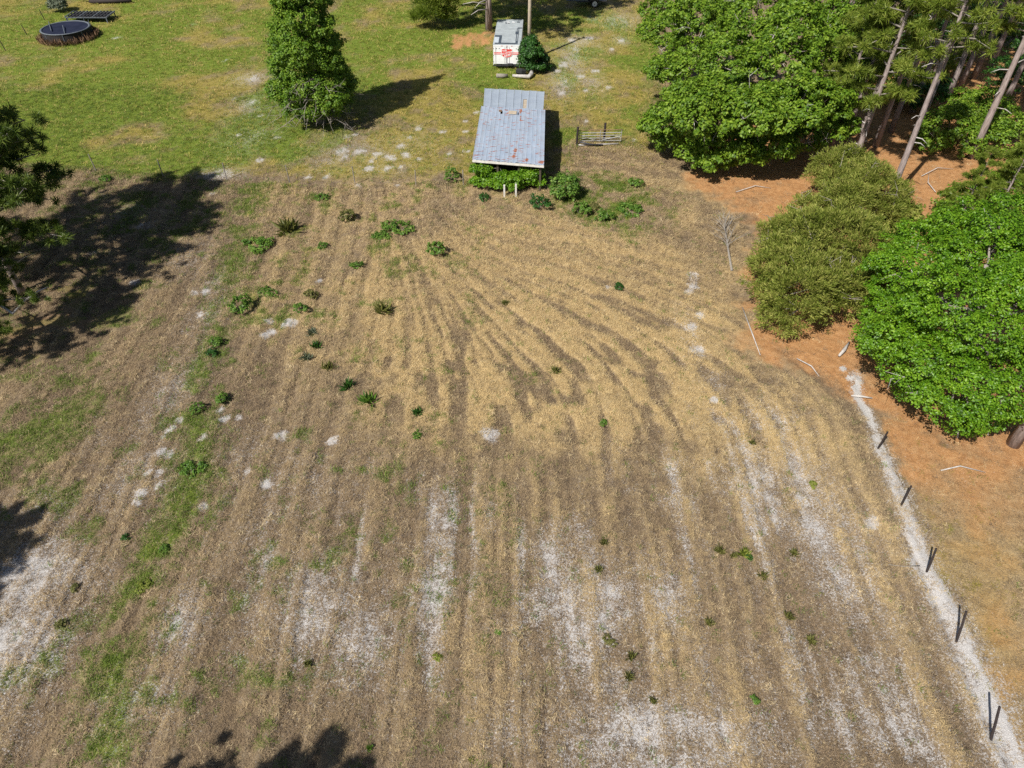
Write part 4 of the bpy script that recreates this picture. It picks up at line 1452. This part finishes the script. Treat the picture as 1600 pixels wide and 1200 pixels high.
# ------------------------------------------------------------------ fences, posts, gate
GF = 'dark fence posts along the sand strip'
for (bx, by, tx, ty, lb) in [
    (1548, 1155, 1562, 1104, 'nearest dark fence post on the white sand strip, at the lower right corner'),
    (1495, 1000, 1510, 955, 'dark fence post on the widest white sand, second from the lower right corner'),
    (1448, 893, 1463, 857, 'middle one of the five dark fence posts, a thin dead stick lying to its left'),
    (1408, 789, 1424, 759, 'dark fence post on the narrowing sand strip, fourth from the lower right corner'),
    (1372, 700, 1387, 675, 'farthest dark fence post, at the thin upper end of the sand strip'),
]:
    h = .22 * hfit(bx, by, ty) + .86
    a = at(bx, by)
    t = at(tx, ty, h)
    t = a + (t - a) * 1.0
    mb = MB()
    d = (t - a)
    mb.tube([d * -.12, d * .5 + Vector((.01, 0, 0)), d], [.038, .036, .032], 8)
    o = mb.build('fence_post', M['post_wood'])
    o.location = a
    tag(o, lb, 'fence post', GF)
p = at(1478, 1012)
wf = thing('wire_fence', 'old wire fence of thin steel posts between the pasture and the mown field', 'fence', (p.x * 0, at(250, 275).y, 0))
FO = Vector(wf.location)
FP = [(150, 266, 140, 243), (255, 275, 248, 252), (354, 280, 349, 257), (453, 286, 447, 260), (555, 288, 552, 262), (650, 290, 650, 268), (724, 289, 725, 268)]
tops = []
for bx, by, tx, ty in FP:
    a = at(bx, by)
    t = Vector((a.x, a.y, min(1.15, hfit(bx, by, ty) + .1)))
    t.x += random.uniform(-.05, .05)
    MB().tube([a - FO + Vector((0, 0, -.15)), t - FO], .032, 6).build('fence_post', M['grey_wood'], wf)
    tops.append((a, t))
for hz in (.35, .68, .98):
    mb = MB()
    for (a, t), (a2, t2) in zip(tops[:-1], tops[1:]):
        p0, p1 = a.lerp(t, hz) - FO, a2.lerp(t2, hz) - FO
        mb.tube([p0, (p0 + p1) / 2 - Vector((0, 0, .05)), p1], .004, 3, False)
    mb.build('wire', M['rusty_steel'], wf)
for bx, by, tx, ty, lb in [(9, 79, 5, 63, 'thin dark fence post at the left edge, nearest of three by the trampoline'), (42, 54, 36, 39, 'thin dark fence post left of the trampoline, middle one of three'), (70, 31, 63, 15, 'thin dark fence post behind the trampoline, farthest of three')]:
    a = at(bx, by)
    h = min(1.4, hfit(bx, by, ty))
    o = MB().tube([(0, 0, -.1), (-.12, 0, h)], .035, 6).build('pasture_post', M['post_wood'])
    o.location = a
    tag(o, lb, 'fence post', 'thin fence posts beyond the pasture')

# tubular gate
ga, gb = at(903, 223), at(971, 222)
gate = thing('farm_gate', 'grey tubular steel farm gate standing between dark posts right of the barn', 'gate', ga)
gd = (gb - ga)
gl = gd.length
gx_ = gd.normalized()
gh = max(.85, hfit(935, 223, 206))


def gp(s, z, off=0.0):
    return gx_ * (s * gl) + Vector((0, off, z))


for k, zb in enumerate((.12, .30, .48, .66, gh)):
    MB().tube([gp(.02, zb), gp(.98, zb)], .024, 6).build('gate_bar', M['steel'] if k < 4 else M['rusty_steel'], gate)
for s in (.02, .5, .98):
    MB().tube([gp(s, .08, -.03), gp(s, gh, -.03)], .022, 6).build('gate_upright', M['steel'], gate)
for k, (x0, x1) in enumerate(((.05, .45), (.55, .95))):
    MB().tube([gp(x0, .5 - .3 * k, -.05), gp(x1, .12 + .3 * k, -.05)], .02, 6).build('gate_brace', M['steel'], gate)
tag(MB().tube([(0, 0, -.2), (.02, 0, gh + .35)], .075, 8).build('gate_post', M['post_wood']), 'dark timber post at the left end of the tubular gate', 'post', 'posts of the gate').location = at(901, 226)
tag(MB().tube([(0, 0, -.2), (.0, 0, gh + .40)], .075, 8).build('gate_post', M['post_wood']), 'dark timber post behind the middle of the tubular gate', 'post', 'posts of the gate').location = at(943.5, 221)
log('timber_pole', 'dark pole lying at the foot of the tubular gate', [(906, 222, .35), (922, 225.5, .18), (942, 226.5, .12)], [.05, .06, .05], 'dark_steel', 'pole')
log('timber_pole', 'pale pole leaning on the bottom rail of the tubular gate', [(904, 226.5, .1), (925, 226, .12), (966, 224.5, .12)], [.05, .05, .05], 'dead_wood', 'pole')

# ------------------------------------------------------------------ trampoline and rack
tc_ = at(102, 52)
hT = .85
rT = 35.5 / pxm((tc_.x, tc_.y, hT))
cT = at(102, 43, hT)
tram = thing('trampoline', 'round black trampoline with a grey rim standing in dead weeds', 'trampoline', (cT.x, cT.y, 0))
ring = MB()
nR = 40
mat_v = [(0, 0, hT - .10)]
for k in range(nR):
    a = 2 * math.pi * k / nR
    mat_v.append((math.cos(a) * rT * .90, math.sin(a) * rT * .90, hT - .02))
MB().add(mat_v, [(0, 1 + k, 1 + (k + 1) % nR) for k in range(nR)]).build('mat', M['mat_black'], tram, True)
rv, rf_ = [], []
for k in range(nR):
    a = 2 * math.pi * k / nR
    for r, z in ((rT * .905, hT - .015), (rT * .97, hT + .03), (rT * 1.02, hT - .02), (rT * .97, hT - .05)):
        rv.append((math.cos(a) * r, math.sin(a) * r, z))
for k in range(nR):
    for j in range(4):
        rf_.append((k * 4 + j, k * 4 + (j + 1) % 4, ((k + 1) % nR) * 4 + (j + 1) % 4, ((k + 1) % nR) * 4 + j))
MB().add(rv, rf_).build('rim', M['rail_grey'], tram, True)
for k in range(8):
    a = 2 * math.pi * k / 8 + .3
    c, s = math.cos(a) * rT, math.sin(a) * rT
    MB().tube([(c, s, hT - .03), (c * .98, s * .98, -.1)], .035, 6).build('leg', M['rail_grey'], tram)
    if k < 3:
        MB().tube([(c * .97, s * .97, hT + .04), (c * 1.0, s * 1.0, hT + .45)], .025, 6).build('net_pole', M['rail_grey'], tram)
for (qa, qb) in (((76, 34), (80, 48)), ((98, 40), (101, 52))):
    A_, B_ = at(*qa, hT + .06), at(*qb, hT + .06)
    MB().tube([A_ - Vector((cT.x, cT.y, 0)), B_ - Vector((cT.x, cT.y, 0))], .035, 5).build('fallen_net_pole', M['rail_grey'], tram)
sk = MB()
for k in range(nR):
    a0_, a1_ = 2 * math.pi * k / nR, 2 * math.pi * (k + 1) / nR
    q = rT * .985
    sk.add([(math.cos(a0_) * q, math.sin(a0_) * q, hT - .06), (math.cos(a1_) * q, math.sin(a1_) * q, hT - .06), (math.cos(a1_) * q, math.sin(a1_) * q, .25), (math.cos(a0_) * q, math.sin(a0_) * q, .22)], [(0, 1, 2, 3)])
so = sk.build('skirt', M['dark_opening'], tram)
so.modifiers.new('thickness', 'SOLIDIFY').thickness = .01
rngw = np.random.default_rng(90)
nW = 900
a = rngw.random(nW) * 6.283
rr = rT * rngw.uniform(.98, 1.22, nW)
Pw = np.stack([np.cos(a) * rr, np.sin(a) * rr, np.zeros(nW)], 1)
Dw = np.stack([rngw.normal(0, .3, nW), rngw.normal(0, .3, nW), np.ones(nW)], 1)
V_, F_ = leaves(Pw, Dw, rngw.uniform(.25, .7, nW), rngw, .10)
o = link('dead_weeds', fast_mesh('dead_weeds', V_, F_), M['rusty_steel'])
o.location = (cT.x, cT.y, 0)
tag(o, 'brown dead weeds growing round the trampoline', None, None, 'stuff')
# dark steel rack lying behind it
ra, rb_ = at(112, 31), at(176, 31)
rack = thing('steel_rack', 'long dark open steel rack lying behind the trampoline', 'rack', (ra + rb_) / 2)
Lr = (rb_ - ra).length
for dy in (-.9, -.3, .3, .9):
    MB().box((0, dy, .45), (Lr, .07, .07)).build('rail', M['dark_steel'] if abs(dy) < .5 else M['rail_grey'], rack)
for k in range(13):
    MB().box((-Lr / 2 + Lr * k / 12, 0, .52), (.07, 1.9, .05)).build('crossbar', M['dark_steel'] if k % 4 else M['rail_grey'], rack)
for sx in (-1, 1):
    for sy in (-.9, .9):
        MB().box((sx * Lr * .48, sy, .2), (.08, .08, .5)).build('leg', M['rail_grey'] if sx > 0 else M['dark_steel'], rack)
MB().box((0, 0, .40), (Lr * .98, 1.75, .02)).build('deck', M['dark_opening'], rack)
tree('grey_bush', 'rounded grey-green bush at the top edge behind the trampoline', 'bush', (90, 10), [(88, 2, .9, 11), (92, 6, .7, 10), (84, 8, .6, 8)], 'grey_leaf', 130, 30, .25, .16, 95, r0=.06)
log('timber_beam', 'long dark timber lying at the top edge to the right of the grey bush', [(140, 2, .2), (170, 1.5, .22), (205, 1, .2)], [.18, .2, .17], 'post_wood', 'timber')
log('timber_beam', 'shorter grey timber lying across the dark one at the top edge', [(128, -2, .3), (160, -3, .35), (185, -3, .3)], [.12, .14, .12], 'grey_wood', 'timber')

# ------------------------------------------------------------------ utility trailer at the top edge
ub = at(928, 12)
ut = thing('utility_trailer', 'small dark open utility trailer with white wheel rims at the top edge', 'trailer', ub, rz=math.radians(4))
MB().box((-.2, .95, .50), (2.9, 1.5, .10)).build('deck', M['dark_steel'], ut)
for sy in (.22, 1.68):
    for zz_ in (.78, 1.02):
        MB().box((-.2, sy, zz_), (2.9, .05, .05)).build('side_rail', M['dark_steel'], ut)
    for sx in (-1.6, -.65, .3, 1.2):
        MB().box((sx, sy, .78), (.05, .046, .48)).build('stake', M['rail_grey'], ut)
    yw = sy - .14 if sy < 1 else sy + .14
    w = MB().tube([(.05, yw - .1, .33), (.05, yw + .1, .33)], .36, 18).build('wheel', M['rubber'], ut)
    MB().tube([(.05, yw - .112, .33), (.05, yw + .112, .33)], .24, 14).build('rim', M['wheel_white'], w)
    MB().tube([(.05, yw - .12, .33), (.05, yw + .12, .33)], .05, 8).build('hub', M['dark_steel'], w)
    MB().add([(-.42, yw - .12, .62), (.52, yw - .12, .62), (.52, yw + .12, .62), (-.42, yw + .12, .62), (-.30, yw - .12, .76), (.40, yw - .12, .76), (.40, yw + .12, .76), (-.30, yw + .12, .76)], [(0, 1, 5, 4), (1, 2, 6, 5), (2, 3, 7, 6), (3, 0, 4, 7), (4, 5, 6, 7)]).build('mudguard', M['dark_steel'], ut)
MB().tube([(-1.6, .6, .48), (-2.6, .95, .42), (-1.6, 1.3, .48)], .045, 5).build('drawbar', M['rail_grey'], ut)
MB().box((-1.0, .24, .58), (.9, .08, .16)).build('toolbox', M['rail_grey'], ut)
MB().box((-.1, .9, .78), (1.1, .8, .35)).build('cargo_box', M['rusty_steel'], ut)

# ------------------------------------------------------------------ fallen wood
log('dead_branch', 'grey forked dead branch lying on the orange needles beside the olive shrub', [(1311, 556, .05), (1319, 547, .10), (1327, 534, .14)], [.05, .08, .03], 'dead_wood', 'branch')
log('dead_stick', 'pale thin stick lying across the top of the white sand strip', [(1330, 618, .05), (1345, 619, .07), (1363, 622, .05)], [.035, .045, .03], 'dead_wood', 'branch')
log('dead_stick', 'thin grey stick lying left of the middle fence post', [(1388, 882, .03), (1412, 885, .04), (1437, 884, .05)], [.008, .014, .02], 'grey_wood', 'branch')
log('dead_stick', 'thin grey stick lying below the olive shrub on the field edge', [(1160, 480, .04), (1175, 520, .06), (1188, 555, .04)], [.02, .03, .012], 'dead_wood', 'branch')
for pts, lb in [
    ([(1150, 300, .05), (1180, 290, .08), (1205, 294, .05)], 'thin dead branch on the orange needles below the front oak'),
    ([(1440, 275, .05), (1465, 262, .1), (1490, 264, .05)], 'pale dead branch lying across the orange needle clearing'),
    ([(1462, 300, .05), (1450, 285, .08), (1452, 268, .05)], 'short dead branch at the left side of the needle clearing'),
    ([(1245, 560, .04), (1268, 572, .06), (1280, 588, .04)], 'thin twig on the needles below the olive shrub'),
    ([(1470, 735, .04), (1500, 728, .06), (1540, 738, .04)], 'thin twig on the needles below the bright green tree'),
]:
    log('dead_branch', lb, pts, [.022, .028, .01], 'dead_wood', 'branch', None, 5)
# felled sapling
fb = at(1143, 424)
ft = at(1130, 350)
sap = thing('felled_sapling', 'grey felled sapling with twiggy dead top lying on the dry grass', 'dead tree', fb)
sd = ft - fb
MB().tube([(0, 0, .05), sd * .5 + Vector((0, 0, .08)), sd * .9 + Vector((0, 0, .2))], [.065, .05, .02], 6).build('trunk', M['grey_wood'], sap, True)
tw = MB()
rs2 = random.Random(4)
for k in range(34):
    f = rs2.uniform(.42, .95)
    o = sd * f + Vector((0, 0, .12))
    d = sd.normalized() * rs2.uniform(.4, 1.2) + Vector((rs2.gauss(0, .55), 0, rs2.uniform(.05, .6)))
    m_ = o + d * .5
    e = o + d * rs2.uniform(.8, 1.4)
    tw.tube([o, m_ + Vector((0, 0, .05)), e], [.014, .009, .004], 4)
    tw.tube([m_, m_ + d * .4 + Vector((rs2.gauss(0, .3), rs2.gauss(0, .2), .1))], [.012, .004], 3)
tw.build('twigs', M['grey_wood'], sap)

# ------------------------------------------------------------------ weeds and small bushes
def weed(kind, px, py, r, mat, label, group, seed):
    """kind: 'round' leafy bush, 'low' spreading patch, 'tuft' spiky clump"""
    if kind == 'round' and r < 8 and mat == 'drab_leaf':
        kind, r = 'tuft', r * 1.1
    rng = np.random.default_rng(seed)
    b = at(px, py + r * .5)
    R = r / pxm(b)
    root = thing('weed_clump' if kind != 'round' else 'small_bush', label, 'weed' if kind != 'round' else 'bush', (b.x, b.y, -.02), group)
    if kind == 'tuft':
        n = 80
        a = rng.random(n) * 6.283
        el = rng.uniform(.35, 1.4, n)
        D = np.stack([np.cos(a) * np.cos(el), np.sin(a) * np.cos(el), np.sin(el)], 1)
        P = np.stack([rng.normal(0, R * .25, n), rng.normal(0, R * .25, n), np.zeros(n)], 1)
        Vv, Ff = leaves(P, D, R * rng.uniform(.7, 1.7, n), rng, .16)
        link('foliage', fast_mesh('foliage', Vv, Ff), M[mat], root)
    else:
        h = R * ((.75 if r > 9 else .5) if kind == 'round' else .22)
        lob = [((rng.normal() * R * .3, rng.normal() * R * .3, h * rng.uniform(.6, 1.0)), (R * rng.uniform(.45, .72),) * 2 + (h * .8,)) for _ in range(6)]
        lf = min(.16, max(.05, R * .28))
        me, _ = crown_mesh('foliage', lob, 46 if R < .8 else 150, 16, R * .2, lf, rng, aspect=.5, rough=.35, low=-.2)
        link('foliage', me, M[mat], root)
        st = MB()
        for k in range(5):
            a = rng.random() * 6.283
            st.tube([(0, 0, -.05), (math.cos(a) * R * .3, math.sin(a) * R * .3, h * .7), (math.cos(a) * R * .5, math.sin(a) * R * .5, h * 1.2)], [.014, .010, .004], 4)
        st.build('stem', M['grey_bark'], root)
    return root


GB = 'bushes right of the barn'
GW = 'green weeds on the upper field'
GT = 'small weeds on the mown rows'
WEEDS = [
    ('round', 880, 296, 27, 'weed_leaf', 'large rounded light green bush at the right front corner of the barn', GB),
    ('round', 905, 326, 14, 'weed_leaf', 'mid green bush touching the lower right of the large rounded one', GB),
    ('round', 843, 318, 14, 'dark_leaf', 'dark leafy bush in front of the right barn corner', GB),
    ('round', 943, 338, 12, 'weed_leaf', 'compact bright bush below the others right of the barn', GB),
    ('round', 990, 285, 10, 'weed_leaf', 'small bright bush farthest right of the barn', GB),
    ('low', 992, 324, 20, 'weed_leaf', 'spreading pale green bush between the compact bush and the wood', GB),
    ('round', 928, 322, 9, 'drab_leaf', 'drab bush between the mid green and the compact bright ones', GB),
    ('round', 757, 306, 9, 'dark_leaf', 'small dark bush left of the two white posts', GB),
    ('round', 708, 275, 12, 'weed_leaf', 'light green bush left of the creeper on the barn', GB),
    ('round', 377, 474, 17, 'weed_leaf', 'largest round bright bush on the left part of the field', GW),
    ('round', 506, 383, 9, 'weed_leaf', 'round bush with a dark shadow below the mauve bare soil', GW),
    ('round', 558, 413, 9, 'weed_leaf', 'small dark-green bush in the dry grass, right of and below the round one', GW),
    ('low', 417, 452, 12, 'weed_leaf', 'flat bright weed patch above and right of the largest round bush', GW),
    ('round', 487, 460, 10, 'drab_leaf', 'dull green bush right of the flat bright weed patch', GW),
    ('round', 467, 484, 11, 'weed_leaf', 'upright bright bush beside the dull green one', GW),
    ('round', 683, 389, 15, 'weed_leaf', 'open leafy bush with a long dark shadow in the middle of the upper field', GW),
    ('round', 967, 446, 8, 'dark_leaf', 'lone dark green star-shaped weed on the pale mown straw', GW),
    ('low', 622, 349, 22, 'weed_leaf', 'flat vivid green patch on the mauve bare soil', GW),
    ('low', 600, 362, 13, 'weed_leaf', 'small flat green patch at the lower left of the vivid one', GW),
    ('round', 546, 338, 13, 'drab_leaf', 'straggly green bush on the bare soil left of the vivid flat patch', GW),
    ('round', 503, 307, 9, 'weed_leaf', 'small bush on the field just below the wire fence', GW),
    ('round', 166, 278, 9, 'weed_leaf', 'small bright bush beside the first fence post on the left', GW),
    ('low', 395, 375, 22, 'weed_leaf', 'grassy green patch on the left field above the largest round bush', GW),
    ('tuft', 450, 352, 18, 'drab_leaf', 'pale tall grass clump at the upper left of the field', GW),
    ('round', 336, 534, 10, 'weed_leaf', 'upper one of two touching bushes on the left field below the pine shadow', GW),
    ('round', 332, 549, 9, 'dark_leaf', 'lower one of two touching bushes on the left field below the pine shadow', GW),
    ('round', 345, 624, 11, 'weed_leaf', 'compact green bush with a dark side shadow on the left field', GW),
    ('round', 310, 636, 10, 'weed_leaf', 'green bush left of and below the compact one', GW),
    ('low', 296, 728, 17, 'weed_leaf', 'long low green weed patch among the white sand spots', GW),
    ('round', 254, 855, 8, 'weed_leaf', 'small round bright weed low on the left side', GW),
    ('round', 197, 837, 7, 'dark_leaf', 'small dark weed left of the small round bright one', GW),
    ('tuft', 598, 480, 14, 'drab_leaf', 'dry spiky weed at the centre left of the field', GW),
    ('tuft', 488, 518, 8, 'grey_leaf', 'first of three grey-green spiky clumps left of centre, the top one', GW),
    ('tuft', 495, 538, 9, 'dark_leaf', 'dark spiky clump in the middle of the three left of centre', GW),
    ('tuft', 480, 556, 9, 'grey_leaf', 'lowest of the three spiky clumps left of centre', GW),
    ('tuft', 514, 572, 10, 'drab_leaf', 'yellowish spiky clump right of the three grey-green ones', GW),
    ('tuft', 543, 600, 11, 'dark_leaf', 'dark spiky clump with a shadow below the yellowish one', GW),
    ('tuft', 577, 621, 13, 'weed_leaf', 'tall bright green spiky weed near the edge of the pale straw', GW),
    ('tuft', 653, 642, 9, 'dark_leaf', 'dark spiky weed right of the tall bright green one', GW),
    ('round', 652, 677, 8, 'weed_leaf', 'small round bright weed under the dark spiky one', GW),
    ('tuft', 868, 578, 8, 'drab_leaf', 'drab spiky weed on the curved mown rows', GW),
    ('tuft', 790, 472, 6, 'drab_leaf', 'tiny drab weed on the dry grass right of the dry spiky one', GW),
    ('round', 942, 658, 7, 'weed_leaf', 'small weed on the curved rows at the middle of the field', GT),
    ('low', 228, 912, 13, 'olive_leaf', 'yellow-green weed patch on the left weedy strip', GT),
    ('round', 92, 975, 9, 'drab_leaf', 'drab weed on the big white sand patch at lower left', GT),
    ('round', 118, 915, 8, 'drab_leaf', 'drab weed at the upper right rim of the big white sand patch', GT),
    ('round', 686, 1024, 7, 'olive_leaf', 'lone yellow-green weed between two dark mower tracks', GT),
    ('tuft', 577, 1166, 6, 'weed_leaf', 'small green weed beside the tree shadow at the lower edge', GT),
    ('tuft', 737, 1187, 7, 'olive_leaf', 'yellowish weed at the lower edge left of centre', GT),
    ('round', 1180, 1092, 7, 'weed_leaf', 'bright green weed on the white sand at lower right', GT),
    ('round', 1125, 858, 7, 'drab_leaf', 'leftmost weed of the row of four above the white sand', GT),
    ('round', 1146, 866, 6, 'drab_leaf', 'second weed of the row of four above the white sand', GT),
    ('tuft', 1162, 862, 9, 'olive_leaf', 'reddish dry weed patch in the row of four above the white sand', GT),
    ('round', 1172, 869, 6, 'dark_leaf', 'rightmost dark weed of the row of four above the white sand', GT),
    ('round', 1231, 960, 7, 'drab_leaf', 'dark weed on the rows right of the white sand', GT),
    ('round', 1266, 998, 7, 'drab_leaf', 'dark weed right of and below the one beside the white sand', GT),
    ('round', 1240, 862, 7, 'drab_leaf', 'drab weed on the sandy row right of the row of four', GT),
    ('round', 1192, 897, 7, 'drab_leaf', 'drab weed below the row of four', GT),
    ('round', 1107, 970, 7, 'drab_leaf', 'drab weed at the right rim of the strongest white sand', GT),
    ('round', 944, 845, 6, 'drab_leaf', 'upper of two small drab weeds above the white sand', GT),
    ('round', 935, 888, 6, 'drab_leaf', 'lower of two small drab weeds above the white sand', GT),
    ('low', 952, 995, 9, 'drab_leaf', 'flat drab weed on the lower part of the strongest white sand', GT),
    ('round', 986, 1022, 7, 'drab_leaf', 'round drab weed right of and below the flat one on the sand', GT),
    ('round', 982, 1054, 7, 'drab_leaf', 'round drab weed straight below the other round one on the sand', GT),
    ('round', 1020, 1093, 6, 'drab_leaf', 'drab weed nearest the lower sand patches', GT),
    ('round', 1270, 755, 7, 'olive_leaf', 'small yellowish weed on the sandy row nearest the fence strip', GT),
    ('round', 480, 1035, 6, 'drab_leaf', 'small weed at the lower left of the middle sand patch', GT),
    ('round', 778, 985, 6, 'weed_leaf', 'small green weed on the pale row at the lower centre', GT),
    ('round', 1175, 690, 5, 'drab_leaf', 'tiny weed on the pale rows near the wood', GT),
]
for k, w in enumerate(WEEDS):
    weed(*w, seed=200 + k)

print('script done', round(time.time() - T0, 1))
